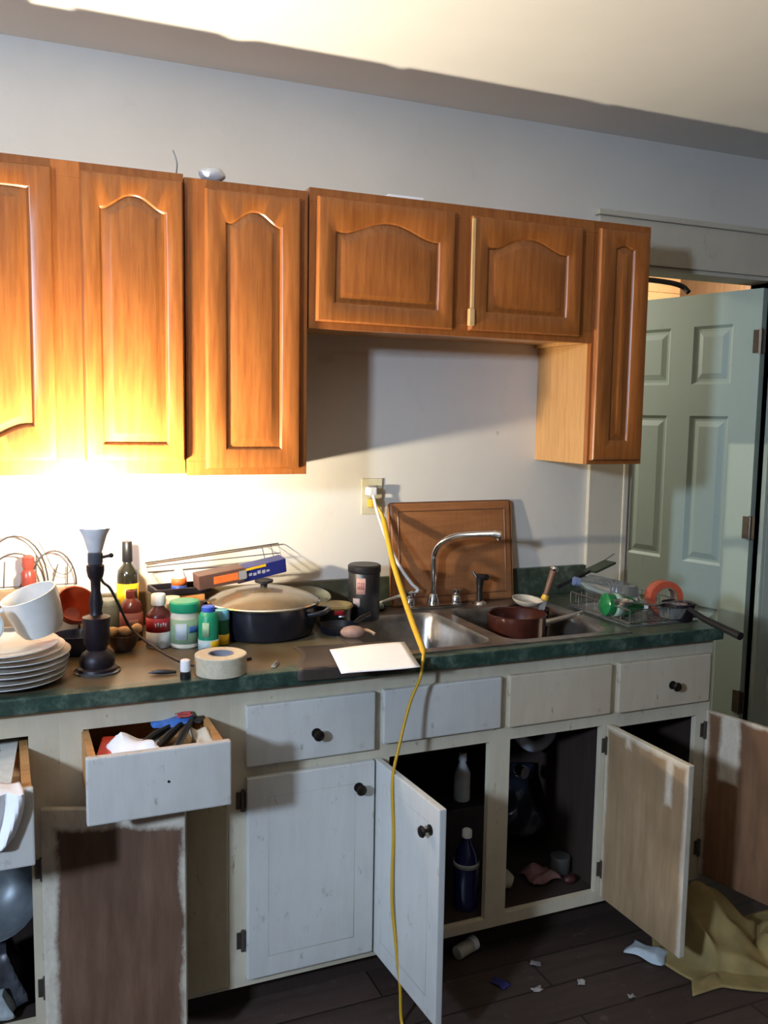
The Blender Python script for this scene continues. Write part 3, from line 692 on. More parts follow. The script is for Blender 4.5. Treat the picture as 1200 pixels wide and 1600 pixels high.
t = bottle('vanilla_bottle', 'white-capped bottle with a red over white label, left of the green-lidded jar', 'bottle', (.381, -.285, CT), [(.031, 0), (.033, .003), (.033, .085), (.029, .096), (.017, .107), (.015, .117)], amber, [(.0185, .115), (.0195, .118), (.0195, .142), (.017, .145)], plain('white_cap', (.74, .72, .66), .4), [(.0336, .002, .045, wht), (.0336, .045, .083, red)])
for k in range(5):
    a = FRONT-.52+k*.2; patch(t, .0342, a, a+.11, .060+.002*(k % 2), .072-.002*((k+1) % 2), wht)
t = bottle('medicine_bottle', 'small orange bottle with a white cap behind the red labelled bottle', 'bottle', (.428, -.215, CT), [(.026, 0), (.028, .004), (.028, .082), (.022, .092)], plain('orange_bottle', (.55, .22, .04), .3), [(.024, .092), (.024, .118), (.022, .12)], plain('cream_cap', (.62, .56, .44), .4))
t = bottle('cheese_jar', 'white shaker jar with a green lid and a pale green label', 'jar', (.448, -.305, CT), [(.035, 0), (.039, .004), (.039, .085), (.036, .096), (.036, .100)], plain('cream_jar', (.62, .58, .46), .4), [(.0405, .098), (.0415, .100), (.0410, .122), (.037, .126)], grn, [(.0396, .014, .080, plain('pale_green_label', (.24, .36, .22), .5))])
patch(t, .0402, FRONT-.95, FRONT-.1, .026, .070, plain('pale_blue_print', (.42, .50, .52), .5)); patch(t, .0404, FRONT-.0, FRONT+.75, .044, .062, plain('blue_patch', (.06, .14, .36), .5))
t = bottle('cleanser_bottle', 'green bottle with a blue cap and yellow spot, right of the green-lidded jar', 'bottle', (.500, -.360, CT), [(.024, 0), (.027, .003), (.027, .088), (.022, .1), (.018, .104)], grn, [(.017, .102), (.018, .104), (.018, .116), (.015, .119)], plain('blue_cap', (.03, .08, .42), .4), [(.0276, .0, .030, plain('pale_blue_label', (.40, .52, .52), .5))])
patch(t, .0282, FRONT-.9, FRONT-.2, .040, .078, plain('pale_green_print', (.30, .45, .25), .5)); patch(t, .0284, FRONT-.1, FRONT+1.0, .005, .028, ylw)
t = bottle('spice_tin', 'dark green tin with a pale blue top, tucked between green bottle and pot', 'tin', (.545, -.325, CT), [(.018, 0), (.019, .002), (.019, .094), (.016, .098)], plain('dark_green_tin', (.008, .10, .05), .4), [(.0195, .072), (.0195, .096), (.017, .099)], plain('pale_blue_top', (.12, .35, .45), .4), [(.0196, .004, .032, ylw)])
o = MB().lathe([(.020, 0), (.021, .001), (.021, .014), (.018, .016)], n=24).build('bottle_cap', plain('navy_cap', (.01, .015, .16), .4), smooth=True); place(o, (.486, -.420, CT)); tag(o, 'navy blue cap lying in front of the green bottle', 'bottle cap')
t = thing('candle_jar', 'grey-green canister by the wall between the lamp and dark bottle', 'jar', (.268, -.115, CT))
MB().lathe([(.028, 0), (.030, .003), (.030, .085), (.027, .09)], n=24).build('body', plain('greygreen_jar', (.10, .11, .085), .4), t, smooth=True)
MB().lathe([(.031, .088), (.031, .10), (.028, .104)], n=24).build('lid', plain('greygreen_lid', (.13, .14, .11), .4), t, smooth=True)
# dark bowl with ginger root right of the lamp
o = bowl(.042, .045).build('bowl', plain('dark_brown_bowl', (.035, .018, .012), .3), smooth=True); place(o, (.285, -.30, CT)); tag(o, 'small dark brown bowl holding a pale root, right of the lamp', 'bowl')
b = MB(); b.tube(smooth_path([(-.045, 0, 0), (-.02, .004, .006), (.005, 0, .002), (.03, -.004, .008), (.045, 0, .0)], 5), .011, 10, [.006+.007*abs(sin(i*.45+.5)) for i in range(21)])
o = b.build('ginger_root', plain('ginger_skin', (.46, .30, .14), .7), smooth=True); place(o, (.288, -.305, CT+.052), (0, 0, .2)); tag(o, 'pale knobbly ginger root resting on the small dark brown bowl', 'ginger root')
# things behind the green lid: dark tray with cans
o = MB().box(-.056, .056, -.046, .046, 0, .022, .006).build('food_tin', plain('orange_tin', (.50, .21, .06), .35)); place(o, (.475, -.125, CT+.092)); tag(o, 'flat orange tin lying on the dark box behind the green-lidded jar', 'tin')
o = MB().box(-.054, .054, -.045, .045, 0, .092, .004).build('food_box', plain('dark_food_box', (.05, .025, .018), .5)); place(o, (.475, -.125, CT)); tag(o, 'dark brown box behind the green-lidded jar', 'box')
b = MB(); b.box(-.075, .075, -.045, .045, 0, .004, .002); b.box(-.08, .08, -.05, -.042, .002, .020, .003); b.box(-.08, .08, .042, .05, .002, .020, .003); b.box(-.08, -.072, -.045, .045, .002, .020, .003); b.box(.072, .08, -.045, .045, .002, .020, .003)
o = b.build('metal_tray', M['blackmetal']); place(o, (.465, -.130, CT+.1145), (0, 0, .1)); tag(o, 'small black metal tray stacked on the flat orange tin', 'tray')
t = bottle('glue_bottle', 'white cone-topped bottle with an orange and blue label, on the black tray', 'bottle', (.462, -.142, CT+.119), [(.019, 0), (.021, .002), (.021, .038), (.019, .042)], wht, [(.019, .042), (.010, .068), (.008, .070)], M['paper'], [(.0216, .020, .040, orn), (.0216, .003, .019, blu)])
# long wrap boxes resting on the pot lid
def wrap_box(label, c, L, rz, ry, mats, w=.045, h=.042):
    t = thing('wrap_box', label, 'box', c, rot=(radians(8), radians(ry), radians(rz)))
    MB().box(-L/2, L/2, -w/2, w/2, 0, h, .002).build('carton', mats[0], t)
    for (a, b_, z0, z1, m) in mats[1]:
        MB().box(-L/2+a, -L/2+b_, -w/2-.0012, -w/2, z0, z1, .0002).build('print', m, t)
    return t
navy = plain('navy_carton', (.012, .018, .13), .4); browncart = plain('brown_carton', (.09, .045, .035), .5)
pr = [(.02+.014*k, .030+.014*k, .014+.002*(k % 2), .026-.002*(k % 3), plain('grey_lettering', (.30, .31, .40), .5)) for k in range(6)]
wrap_box('long navy blue wrap box with a yellow stripe, lying on the pot lid', (.697, -.155, 1.068), .155, 8, -9, (navy, pr+[(.01, .09, .034, .041, ylw)]))
wrap_box('long brown wrap box with orange-red print beside the navy one', (.570, -.180, 1.056), .140, 10, -6, (browncart, [(.045, .12, .010, .032, orn), (.122, .146, .008, .034, plain('silver_print', (.25, .25, .27), .4))]))
# wire shelf leaning behind
ws = thing('wire_shelf', 'flat wire oven shelf leaning on the wall above the wrap boxes', 'wire shelf', (.40, -.02, 1.0))
b = MB(); fr = [(-.015, 0, .10), (.393, 0, .142), (.380, -.09, .096), (-.02, -.09, .088)]
b.tube(fr, .0022, 6, closed=True); b.tube([(-.017, -.04, .094), (.387, -.04, .118)], .0016, 6)
b.build('frame', M['wire'], ws, smooth=True)
b = MB()
for k in range(1, 3): t_ = .8+k*.07; b.tube([(-.015+.408*t_, 0, .10+.042*t_), (-.02+.40*t_, -.09, .088+.008*t_)], .0013, 5)
b.build('rungs', M['wire'], ws, smooth=True)

# ------------------------------------------------------------------ big pot
pt = thing('cooking_pot', 'large dark blue cooking pot with a tan domed lid', 'pot', (.690, -.225, CT))
navyenamel = plain('navy_enamel', (.006, .0075, .014), .3, coat=.25)
b = MB(); b.lathe([(.125, 0), (.140, .006), (.150, .04), (.153, .090), (.157, .092), (.154, .095), (.149, .092), (.146, .04), (.12, .010), (.002, .009)], n=56); b.build('pot_body', navyenamel, pt, smooth=True)
for a in (-35, 145):
    T = Matrix.Rotation(radians(a), 4, 'Z'); b = MB(); b.tube([T @ Vector(p) for p in smooth_path([(.146, -.045, .070), (.182, -.035, .074), (.188, 0, .075), (.182, .035, .074), (.146, .045, .070)], 6)], .007, 10); b.build('handle', navyenamel, pt, smooth=True)
lidm = plain('tan_lid', (.16, .125, .08), .22, .25, .1, coat=.3)
b = MB(); b.lathe([(.158, .094), (.160, .097), (.157, .100), (.13, .113), (.08, .127), (.03, .133), (.002, .134)], n=56); b.build('lid', lidm, pt, smooth=True)
MB().lathe([(.1605, .0925), (.1625, .096), (.1600, .099)], n=56, cap0=False, cap1=False).build('lid_rim', M['chrome'], pt, smooth=True)
MB().lathe([(.010, .132), (.010, .142), (.026, .148), (.027, .154), (.012, .158)], n=24).build('lid_knob', M['black_plastic'], pt, smooth=True)
# pan and dark odds and ends right of the pot
pn = thing('frying_pan', 'small black frying pan between the big pot and the potato', 'pan', (.765, -.300, CT))
b = MB(); b.lathe([(.075, 0), (.085, .004), (.098, .028), (.096, .029), (.083, .007), (.002, .005)], n=40); b.build('pan_body', navyenamel, pn, smooth=True)
b = MB(); b.tube([(.085, .03, .022), (.13, .055, .034), (.20, .10, .042)], .010, 10, [.007, .010, .009]); b.build('handle', M['black_plastic'], pn, smooth=True)
pn.location = (.893, -.300, CT); pn.scale = (.62, .62, .8)
t = thing('food_container', 'dark round container with a tan and yellow lid, left of the black canister', 'container', (.925, -.185, CT))
MB().lathe([(.040, 0), (.046, .004), (.052, .050), (.050, .052)], n=32).build('body', plain('dark_tub', (.022, .026, .028), .3), t, smooth=True)
MB().lathe([(.053, .050), (.054, .054), (.050, .060), (.002, .061)], n=32).build('lid', plain('olive_lid', (.28, .22, .08), .4), t, smooth=True)
patch(t, .0535, FRONT-.5, FRONT+.1, .036, .050, red)
MB().box(-.012, .018, -.056, -.052, .028, .036, .002).build('clasp', M['chrome'], t)
o = MB().lathe([(.045, 0), (.055, .003), (.068, .018), (.066, .020), (.05, .006), (.002, .005)], n=36).build('saucer', plain('grey_green_saucer', (.13, .14, .11), .4), smooth=True); place(o, (.870, -.095, CT+.055), (radians(14), 0, 0)); tag(o, 'grey-green dish tilted between the pot and the tan-lidded container', 'dish')
cn = thing('canister', 'tall black canister with a faded pink label left of the cutting board', 'canister', (1.030, -.155, CT))
MB().lathe([(.047, 0), (.049, .003), (.049, .145), (.046, .15)], n=36).build('body', M['black_plastic'], cn, smooth=True)
MB().lathe([(.0505, .148), (.0515, .15), (.0515, .168), (.047, .172)], n=36).build('lid', M['black_plastic'], cn, smooth=True)
patch(cn, .0497, -2.45, -1.85, .085, .135, plain('faded_pink_label', (.42, .25, .22), .5))
for k in range(4): patch(cn, .0500, -2.38+.12*k, -2.31+.12*k, .100, .122, plain('dark_red_print', (.18, .05, .05), .5))
patch(cn, .0499, -2.7, -2.2, .045, .072, plain('grey_print', (.22, .18, .18), .5))
o = MB().sphere((0, 0, .020), .036, (1.0, .62, .5), 20, 12).build('potato', plain('pink_potato', (.24, .15, .12), .6, var=.2, scale=60), smooth=True); place(o, (.905, -.385, CT), (0, 0, -.3)); o.location.z = CT+.0; tag(o, 'pinkish brown potato on the worktop left of the sink', 'potato')
b = MB(); b.tube(smooth_path([(-.03, .0, .004), (-.01, .012, .012), (.015, .010, .014), (.03, -.012, .006)], 6), .005, 8); o = b.build('peel_strip', plain('tan_peel', (.40, .28, .18), .6), smooth=True); place(o, (.945, -.368, CT)); tag(o, 'curled tan peel lying against the pinkish potato', 'peel')
t = thing('soap_dish', 'dark dish with a pale green sponge at the back left sink corner', 'soap dish', (1.105, -.072, .918))
MB().lathe([(.028, 0), (.038, .010), (.036, .012), (.026, .004), (.002, .003)], n=28).build('dish', M['black_plastic'], t, smooth=True)
MB().box(-.024, .024, -.014, .014, .006, .020, .005).build('sponge', plain('pale_green_sponge', (.30, .38, .26), .8), t)

# ------------------------------------------------------------------ front of the worktop
tp = thing('tape_roll', 'wide roll of cream masking tape lying flat near the worktop front', 'tape roll', (.482, -.585, CT))
MB().lathe([(.032, 0), (.061, 0), (.063, .002), (.063, .046), (.061, .048), (.032, .048)], n=48, cap0=False, cap1=False).lathe([(.032, 0), (.032, .048)], n=48, cap0=False, cap1=False).build('tape', plain('cream_tape', (.50, .46, .34), .5, scale=80), tp, smooth=True)
MB().lathe([(.0315, 0), (.0315, .0485), (.028, .0485), (.028, 0)], n=48, cap0=False, cap1=False).build('core', plain('grey_blue_core', (.20, .22, .27), .6), tp, smooth=True)
t = bottle('nail_polish', 'tiny bottle with white body and black foot left of the cream tape', 'bottle', (.392, -.605, CT), [(.011, 0), (.013, .002), (.013, .016), (.011, .018)], M['black_plastic'], [(.0115, .018), (.012, .020), (.0115, .044), (.009, .046)], M['paper'])
b = MB(); b.tube([(-.045, .01, .006), (-.02, .006, .008), (.0, 0, .007), (.02, -.004, .006)], .006, 8, [.001, .007, .006, .004]); o = b.build('pen_cap', M['black_plastic'], smooth=True); place(o, (.358, -.560, CT)); tag(o, 'small black pointed cap left of the tiny white bottle', 'cap')
b = MB(); b.box(-.022, .022, -.006, .006, 0, .004, .0015); b.tube([(-.014, 0, .005), (.018, 0, .006)], .003, 8); o = b.build('cigarette_lighter', plain('clear_grey', (.40, .38, .32), .2, trans=.4)); place(o, (.622, -.575, CT+.001), (0, 0, radians(62))); tag(o, 'small translucent plastic piece right of the cream tape roll', 'plastic piece')
# mat draped over the edge and paper on it
def matf(u, v):
    x = .715+.285*u-.02*v*(1-u)+.012*sin(6*v); s = v*.255       # s: arc length from the back
    yb = -.43-.03*u
    run = abs(-.640-yb)
    if s < run: return (x-.03*v, yb-s, CT+.0035+.0012*sin(12*u)*sin(9*v))
    return (x-.03*v, -.6405-.002*sin(5*u), CT+.002-(s-run)*(.62-.22*u))
b = MB(); b.cloth(1, 1, matf, 18, 44)
o = b.build('sink_mat', plain('dark_brown_mat', (.045, .033, .026), .6, var=.35, scale=14), solid=.003, smooth=True); tag(o, 'dark brown mat draped over the worktop edge left of the sink', 'mat')
def papf(u, v):
    p = Vector((.790, -.512)).lerp(Vector((1.011, -.505)), u); q = Vector((.739, -.739)).lerp(Vector((.952, -.734)), u); r = p.lerp(q, v)
    return (r.x, r.y, .925+.003*sin(3*u+2*v)+.004*max(0, v-.8)*0)
b = MB(); b.cloth(1, 1, papf, 12, 12); o = b.build('paper_sheet', M['paper'], solid=.0008, smooth=True); tag(o, 'blank white paper lying on the dark mat and jutting over the edge', 'paper')

# ------------------------------------------------------------------ sink contents
sa = thing('saucepan', 'reddish brown saucepan in the right sink bowl, steel handle pointing right', 'saucepan', (1.435, -.375, .815))
copper = plain('reddish_enamel', (.050, .013, .008), .28, .2, .2, coat=.4)
b = MB(); b.lathe([(.074, 0), (.084, .006), (.089, .06), (.090, .130), (.093, .132), (.090, .134), (.086, .130), (.083, .05), (.06, .008), (.002, .007)], n=40); b.build('pan_body', copper, sa, smooth=True)
b = MB(); b.tube([(.080, -.012, .098), (.105, -.022, .100)], .012, 12); b.tube([(.100, -.020, .100), (.15, -.030, .112), (.215, -.04, .128)], .008, 10, [.010, .0075, .006]); b.build('handle', M['steel'], sa, smooth=True)
dk = plain('dark_pan', (.018, .010, .010), .3)
o = bowl(.050, .022).build('bowl', plain('cream_bowl', (.42, .38, .31), .3), smooth=True); place(o, (1.530, -.300, .950), (radians(6), radians(4), 0)); tag(o, 'cream bowl sitting on top of the reddish saucepan', 'bowl')
sk2 = thing('skillet', 'black deep skillet in the back right corner of the sink', 'pan', (1.572, -.245, .80)); sk2.scale = (.70, .70, 1)
b = MB(); b.lathe([(.075, 0), (.085, .005), (.098, .125), (.100, .127), (.096, .125), (.082, .010), (.002, .008)], n=40); b.build('pan_body', dk, sk2, smooth=True)
b = MB(); b.tube([(-.09, .01, .11), (-.16, .03, .122)], .009, 10); b.build('handle', M['black_plastic'], sk2, smooth=True)
o = plate_mb(.095).build('plate', M['ceramic'], smooth=True); place(o, (1.405, -.455, .79), (radians(12), radians(8), 0)); tag(o, 'white plate at the bottom of the right sink bowl under the saucepan', 'plate')
o.location = (1.42, -.43, .770); sa.location = (1.455, -.365, .812)
kn = thing('knife', 'wooden handled knife standing up out of the sink pans with a steel butt', 'knife', (1.590, -.300, .945), rot=(radians(4), radians(16), 0))
b = MB(); b.tube([(0, 0, .03), (0, 0, .12)], .011, 12, [.009, .012]); b.build('handle', plain('brown_handle', (.12, .06, .035), .5), kn, smooth=True)
MB().lathe([(.013, .118), (.015, .124), (.012, .130)], n=16).build('butt_cap', M['chrome'], kn, smooth=True)
MB().lathe([(.011, .018), (.013, .022), (.011, .036)], n=16).build('ferrule', plain('yellow_ferrule', (.55, .33, .03), .4), kn, smooth=True)
MB().box(-.012, .012, -.001, .001, -.09, .02, .0004).build('blade', M['steel'], kn)

# dish rack with things, right end of the worktop
rk = thing('dish_rack', 'low clear and wire dish rack at the right end of the worktop', 'dish rack', (1.885, -.375, CT))
b = MB(); x0, x1, y0, y1 = -.135, .125, -.16, .15
for z, r in ((.012, .0022), (.052, .0025)):
    b.tube([(x0, y0, z), (x1, y0, z), (x1, y1, z), (x0, y1, z)], r, 6, closed=True)
for k in range(13): x = x0+(x1-x0)*k/12; b.tube([(x, y0, .052), (x, y0, .010), (x, y1, .010), (x, y1, .052)], .0013, 5)
for k in range(8): y = y0+(y1-y0)*k/7; b.tube([(x0, y, .052), (x0, y, .010)], .0013, 5); b.tube([(x1, y, .052), (x1, y, .010)], .0013, 5)
b.build('rack_wires', M['steel'], rk, smooth=True)
b = MB(); b.box(x0-.004, x1+.004, y0-.004, y1+.004, .001, .005, .002); b.build('drip_tray', M['glass'], rk)
t = thing('packing_tape', 'orange-red roll of packing tape on edge in the dish rack', 'tape roll', (1.966, -.43, .972), rot=(radians(90), 0, radians(-16)))
MB().lathe([(.038, -.024), (.056, -.024), (.057, -.022), (.057, .022), (.056, .024), (.038, .024)], n=44, cap0=False, cap1=False).lathe([(.038, -.024), (.038, .024)], n=44, cap0=False, cap1=False).build('tape', plain('orange_tape', (.36, .07, .035), .25, scale=60, coat=.4), t, smooth=True)
MB().lathe([(.0375, -.024), (.0375, .0243), (.034, .0243), (.034, -.024)], n=40, cap0=False, cap1=False).build('core', plain('brown_core', (.16, .10, .07), .7), t, smooth=True)
t = bottle('green_bottle', 'green drink bottle lying on its side in the dish rack', 'bottle', (1.795, -.43, .958), [(.030, -.06), (.036, -.055), (.036, .02), (.014, .065), (.012, .08)], plain('green_glass', (.012, .15, .045), .15, coat=.5), [(.0125, .078), (.0125, .092)], M['paper'], [(.0365, -.03, .005, plain('pale_label', (.25, .36, .28), .5))], rot=(0, radians(96), radians(-8)))
t = bottle('water_bottle', 'clear plastic bottle with a pale blue cap lying on the left rack rim', 'bottle', (1.800, -.30, .998), [(.026, -.09), (.031, -.085), (.031, .03), (.013, .065), (.012, .075)], M['glass'], [(.0145, .072), (.0145, .088)], plain('pale_blue_cap', (.20, .25, .42), .4), rot=(0, radians(-78), radians(-6)))
t = thing('plastic_tub', 'clear plastic tub upside down in the rack behind the packing tape', 'tub', (1.905, -.30, .928))
MB().lathe([(.062, 0), (.060, .002), (.048, .065), (.046, .067), (.002, .067)], n=36).build('tub', M['glass'], t, smooth=True)
t = thing('spatula', 'dark green broad spatula lying on top of the rack by the wall', 'spatula', (1.74, -.27, 1.022), rot=(0, radians(-16), radians(8)))
MB().box(.06, .155, -.028, .028, -.004, .004, .0035).build('blade', plain('dark_green_blade', (.03, .045, .022), .4), t)
b = MB(); b.tube([(-.09, 0, 0), (.065, 0, 0)], .006, 8, [.008, .005]); b.build('handle', M['black_plastic'], t, smooth=True)
b = MB(); b.tube([(0, 0, 0), (.06, .01, .026), (.16, .02, .072)], .0022, 6); b.tube([(0, 0, 0), (-.02, -.01, -.012)], .009, 8, [.003, .009]); o = b.build('fork', M['steel'], smooth=True); place(o, (1.78, -.22, 1.01)); tag(o, 'thin steel utensil pointing up beside the dark spatula', 'fork')
t = thing('serving_ladle', 'steel strip handled utensil laid across the rack in front of the tape', 'utensil', (1.78, -.50, .972))
b = MB(); b.tube([(.0, 0, .012), (.085, 0, -.004), (.20, 0, .004)], .003, 6, [.003, .004, .003]); b.build('handle', M['chrome'], t, smooth=True)
b = MB(); b.lathe([(.006, 0), (.026, .008), (.030, .018), (.028, .019), (.02, .009), (.002, .004)], (-.028, 0, 0), 24); b.build('scoop', M['steel'], t, smooth=True)
t = thing('griddle_pan', 'black griddle pan at the worktop end, long handle jutting past the corner', 'pan', (2.005, -.565, CT+.012))
t.location = (1.965, -.52, CT)
b = MB(); b.tube([(.0, -.028, .045), (-.002, -.10, .028), (-.004, -.250, .010)], .010, 12, [.008, .010, .012]); b.build('handle', M['black_plastic'], t, smooth=True)
b = MB(); b.lathe([(.04, 0), (.046, .004), (.052, .055), (.050, .056), (.044, .008), (.002, .006)], (0, .02, 0), 32); b.build('pan_body', M['blackmetal'], t, smooth=True)

t = thing('food_container', 'low clear plastic food container at the right front of the dish rack', 'container', (1.945, -.50, CT+.012))
MB().lathe([(.040, 0), (.042, .002), (.052, .035), (.054, .036), (.050, .034), (.040, .004), (.002, .003)], n=32).build('tub', M['glass'], t, smooth=True)

# ------------------------------------------------------------------ drawer contents
def crumple(name, label, cat, loc, size, mat, amp=.01, seed=1, rot=(0, 0, 0), solid=.0015, n=16, base=None, group=None):
    rnd = random.Random(seed); ph = [rnd.uniform(0, 6.3) for _ in range(12)]; fr = [rnd.uniform(2, 9) for _ in range(12)]
    def f(u, v):
        z = sum(sin(fr[k]*u+ph[k])*sin(fr[k+6]*v+ph[k+6]) for k in range(6))/3
        e = min(u, 1-u, v, 1-v)*4; e = min(1, e)
        return ((u-.5)*size[0]*(1+.08*sin(7*v+ph[0])), (v-.5)*size[1]*(1+.08*sin(6*u+ph[1])), amp*(z+1.1)+(base or 0)*e)
    b = MB(); b.cloth(1, 1, f, n, n); o = b.build(name, mat, smooth=True, solid=solid); place(o, loc, rot); tag(o, label, cat, group); return o
DZ = .725
crumple('plastic_bag', 'crumpled white plastic bag in the middle open drawer', 'bag', (.262, -.725, .768), (.12, .14), M['paper'], .018, 3, base=.030)
b = MB(); b.box(-.016, .016, -.085, .085, 0, .070, .006); o = b.build('snack_box', plain('red_box', (.62, .05, .02), .35)); place(o, (.197, -.690, .726), (0, 0, radians(-12))); tag(o, 'bright red box at the left side of the middle open drawer', 'box')
for k, (x, y, a, l) in enumerate((((.315, -.640, 52, 'leftmost, broad')), ((.345, -.655, 60, 'middle')), ((.372, -.668, 68, 'rightmost')))):
    t = thing('kitchen_utensil', 'black utensil handle in the middle open drawer, %s of three' % l, 'utensil', (x, y-.03, .806+.004*k), group='black utensils in the middle drawer')
    t.rotation_euler = (0, radians(3), radians(a-90))
    b = MB(); b.tube([(0, -.10, 0), (0, -.02, .003), (0, .08, 0)], .010, 8, [.008, .010, .006]); b.build('handle', M['black_plastic'], t, smooth=True)
    MB().box(-.024, .024, .07, .14, -.002, .002, .0015).build('blade', M['blackmetal'], t)
crumple('food_packet', 'shiny blue and red packet at the back of the middle open drawer', 'packet', (.365, -.600, .800), (.10, .07), plain('blue_packet', (.06, .17, .50), .3, var=.3, scale=60), .008, 5, base=.01)
crumple('foil_packet', 'small red print packet lying on the blue packet in the drawer', 'packet', (.385, -.620, .826), (.035, .03), plain('red_packet', (.55, .08, .08), .4), .004, 8)
crumple('paper_towel', 'crumpled pale paper at the right side of the middle open drawer', 'paper', (.415, -.68, .785), (.045, .11), plain('pale_paper', (.55, .50, .40), .7), .010, 9, base=.01)
b = MB(); b.box(-.09, .035, -.11, .09, 0, .003, .001)
o = b.build('envelope', plain('offwhite_envelope', (.66, .62, .54), .7)); place(o, (-.022, -.60, .768), (radians(8), radians(-4), radians(-6))); tag(o, 'off-white printed envelope in the leftmost open drawer', 'envelope')
for k in range(3): MB().box(-.03, .0-.008*k, .03-.035*k, .042-.035*k, .0031, .0036).build('print', plain('grey_ink', (.25, .20, .14), .7), o)
crumple('plastic_wrapper', 'grey dark wrapper at the back of the leftmost open drawer', 'wrapper', (-.02, -.50, .755), (.11, .06), plain('dark_wrapper', (.09, .10, .12), .3, var=.5), .01, 12, base=.01)
def hang(u, v):
    s = v*.20; x = -.045+.062*u+.010*sin(3*v)
    if s < .05: return (x, -.83-s, .803+.003*sin(6*u))
    return (x-.10*max(0, s-.05)*(.4+u*.6), -.886-.010*sin(8*u+3*v), .800-(s-.05)*(.85-.25*u))
b = MB(); b.cloth(1, 1, hang, 12, 24); o = b.build('cloth_rag', M['paper'], solid=.003, smooth=True); tag(o, 'white rag hanging over the front of the leftmost open drawer', 'rag')

# ------------------------------------------------------------------ inside the base cabinets
sb = .1212
bl = plain('blue_liquid_bottle', (.006, .011, .07), .2, coat=.5)
bottle('detergent_bottle', 'blue bottle with pale neck band just inside the left sink door', 'bottle', (1.215, -.520, sb), [(.033, 0), (.037, .004), (.037, .14), (.028, .175), (.014, .20), (.012, .215)], bl, [(.0145, .213), (.0145, .232), (.012, .235)], M['paper'], [(.0375, .128, .142, plain('pale_band', (.35, .37, .35), .5))])
bottle('spray_bottle', 'pale bottle standing deep under the sink on a dark box', 'bottle', (1.325, -.28, .330), [(.024, 0), (.026, .004), (.026, .09), (.012, .12), (.010, .135)], wht, [(.014, .13), (.012, .155)], wht)
o = MB().box(-.09, .09, -.07, .07, 0, .208, .005).build('storage_box', plain('dark_storage_box', (.03, .02, .022), .6)); place(o, (1.33, -.27, sb)); tag(o, 'dark box deep under the sink carrying a pale bottle', 'box')
crumple('garbage_bag', 'shiny black bag crammed high under the right sink opening', 'bag', (1.50, -.29, .30), (.18, .22), plain('black_bag', (.012, .014, .022), .18), .030, 21, rot=(radians(58), 0, 0), base=.05, n=26)
b = MB(); b.tube(smooth_path([(0, 0, 0), (.01, -.01, -.07), (.06, -.02, -.10), (.12, -.01, -.07), (.13, 0, .0), (.13, .05, .06)], 6), .019, 12)
o = b.build('drain_pipe', plain('grey_white_pipe', (.40, .42, .48), .4), smooth=True); place(o, (1.49, -.34, .565)); tag(o, 'grey white drain pipe bending under the right sink bowl', 'pipe')
o.location = (1.49, -.33, .60)
b = MB(); b.lathe([(.019, 0), (.020, .004), (.020, .030)], n=16); o = b.build('pipe_nut', M['chrome'], smooth=True); place(o, (1.455, -.40, .455), (radians(90), 0, .3)); tag(o, 'shiny metal cap glinting on the black bag under the sink', 'metal cap')
o = bowl(.035, .06).build('cup', plain('dull_cream_cup', (.36, .34, .27), .5), smooth=True); place(o, (1.385, -.500, sb+.03), (0, radians(72), 2.6)); tag(o, 'cream cup lying on the cabinet floor in the right sink opening', 'cup')
crumple('food_wrapper', 'pinkish crumpled wrapper on the cabinet floor in the right sink opening', 'wrapper', (1.505, -.470, sb+.001), (.10, .08), plain('pinkish_wrapper', (.20, .10, .10), .5, var=.3), .010, 31, base=.02)
b = MB(); b.lathe([(.03, 0), (.032, .003), (.032, .05), (.03, .053)], n=20); o = b.build('jar', plain('grey_jar', (.08, .08, .075), .4), smooth=True); place(o, (1.590, -.45, sb)); tag(o, 'grey jar at the right side of the right sink opening', 'jar')
o = MB().sphere((0, 0, .014), .022, (1, .7, .6), 14, 8).build('scrap', plain('dark_red_scrap', (.05, .012, .012), .5), smooth=True); place(o, (1.575, -.525, sb)); tag(o, 'dark red scrap near the front of the right sink opening', 'scrap')
# left opening
o = thing('stock_pot', 'grey round-sided pot lying on its side in the leftmost cupboard', 'pot', (-.06, -.42, .385), rot=(radians(70), radians(20), 0))
bowl(.115, .10).build('pot_body', plain('worn_grey_metal', (.13, .15, .16), .4, .3, .4, scale=12), o, smooth=True)
crumple('garbage_bag', 'dark shiny bag heaped in the leftmost cupboard under the grey pot', 'bag', (-.06, -.46, sb+.004), (.17, .18), plain('dark_grey_bag', (.03, .032, .038), .25, var=.5), .020, 41, base=.11, n=24)
crumple('plastic_bag', 'pale grey-white crumpled bag at the bottom of the leftmost cupboard', 'bag', (-.055, -.555, sb+.002), (.10, .045), plain('pale_bag', (.30, .34, .35), .4, var=.3), .010, 44, base=.05)

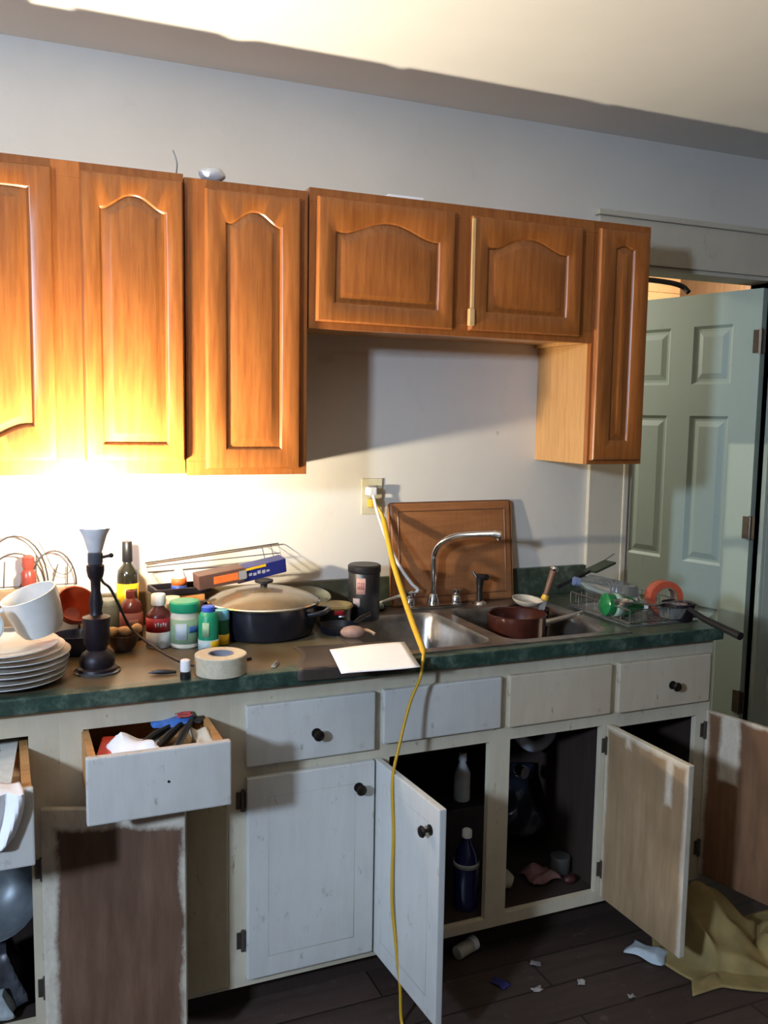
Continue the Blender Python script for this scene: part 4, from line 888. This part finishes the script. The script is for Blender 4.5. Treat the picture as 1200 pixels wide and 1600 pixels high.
# ------------------------------------------------------------------ on the floor
b = MB()
def rag(u, v):
    x = .47*(u-.5); y = .36*(v-.5)
    e = min(1, 4*min(u, 1-u, v, 1-v)); e = e*e*(3-2*e)
    h = -.005+.185*math.exp(-((u-.34)**2/.05+(v-.62)**2/.07))+.055*math.exp(-((u-.85)**2/.03+(v-.4)**2/.06))
    h += .030*sin(8*u+5*v+1)*cos(3*u-9*v)+.016*sin(19*v+9*u)+.010*sin(27*u-13*v)
    return (x+.03*sin(9*v)+.02*sin(14*u), y+.025*sin(8*u)+.015*sin(17*v), max(.004, .005+e*h))
b.cloth(1, 1, rag, 70, 50)
o = b.build('cloth_heap', plain('khaki_cloth', (.27, .20, .075), .85, var=.3, scale=9), solid=.003, smooth=True); place(o, (1.945, -.845, 0), (0, 0, radians(-14))); tag(o, 'khaki yellow cloth heaped on the floor by the rightmost open door', 'cloth')
crumple('paper_scrap', 'pale blue-white paper scrap on the floor between the open right doors', 'paper', (1.688, -.760, .002), (.075, .11), plain('pale_blue_paper', (.42, .50, .55), .7), .005, 52, rot=(0, 0, .5), base=.012)
bottle('pill_bottle', 'pale small bottle lying on the floor below the left sink door', 'bottle', (1.195, -.565, .022), [(.018, -.035), (.020, -.032), (.020, .02)], plain('pale_pill_bottle', (.42, .42, .34), .4), [(.021, .02), (.021, .038)], M['paper'], rot=(0, radians(85), .3))
for k, (x, y, sx, sy, c, l) in enumerate(((1.30, -.78, .030, .018, (.30, .28, .26), 'pale chip of debris nearest the left sink door, on the floor'), (1.43, -.80, .024, .020, (.36, .34, .32), 'pale round crumb on the floor in front of the right sink opening'),
        (1.22, -.72, .05, .03, (.02, .02, .12), 'dark blue scrap on the floor right of the left sink door'), (1.52, -.90, .018, .014, (.26, .24, .22), 'tiny grey crumb on the floor below the tan door'), (1.36, -.68, .022, .03, (.18, .16, .15), 'grey flake on the floor under the sink cabinet edge'))):
    crumple(('chip', 'crumb', 'fabric_scrap', 'crumb', 'flake')[k], l, ('chip', 'crumb', 'scrap', 'crumb', 'flake')[k], (x, y, .0015), (sx, sy), plain('debris_%s' % 'abcde'[k], c, .7), .003, 60+k, rot=(0, 0, k), n=6)

# ------------------------------------------------------------------ dark hose over the door top in the hall
b = MB(); b.tube(smooth_path([(-.12, 0, .0), (0, 0, .0), (.10, 0, -.006), (.142, -.01, -.020), (.150, -.03, -.042)], 6), .011, 10)
b.tube([(-.118, 0, .0), (-.118, 0, .412)], .011, 10)
o = b.build('hanging_hose', M['black_plastic'], smooth=True); place(o, (2.555, .400, 2.124)); tag(o, 'black hose end showing in the gap above the pale green door', 'hose')
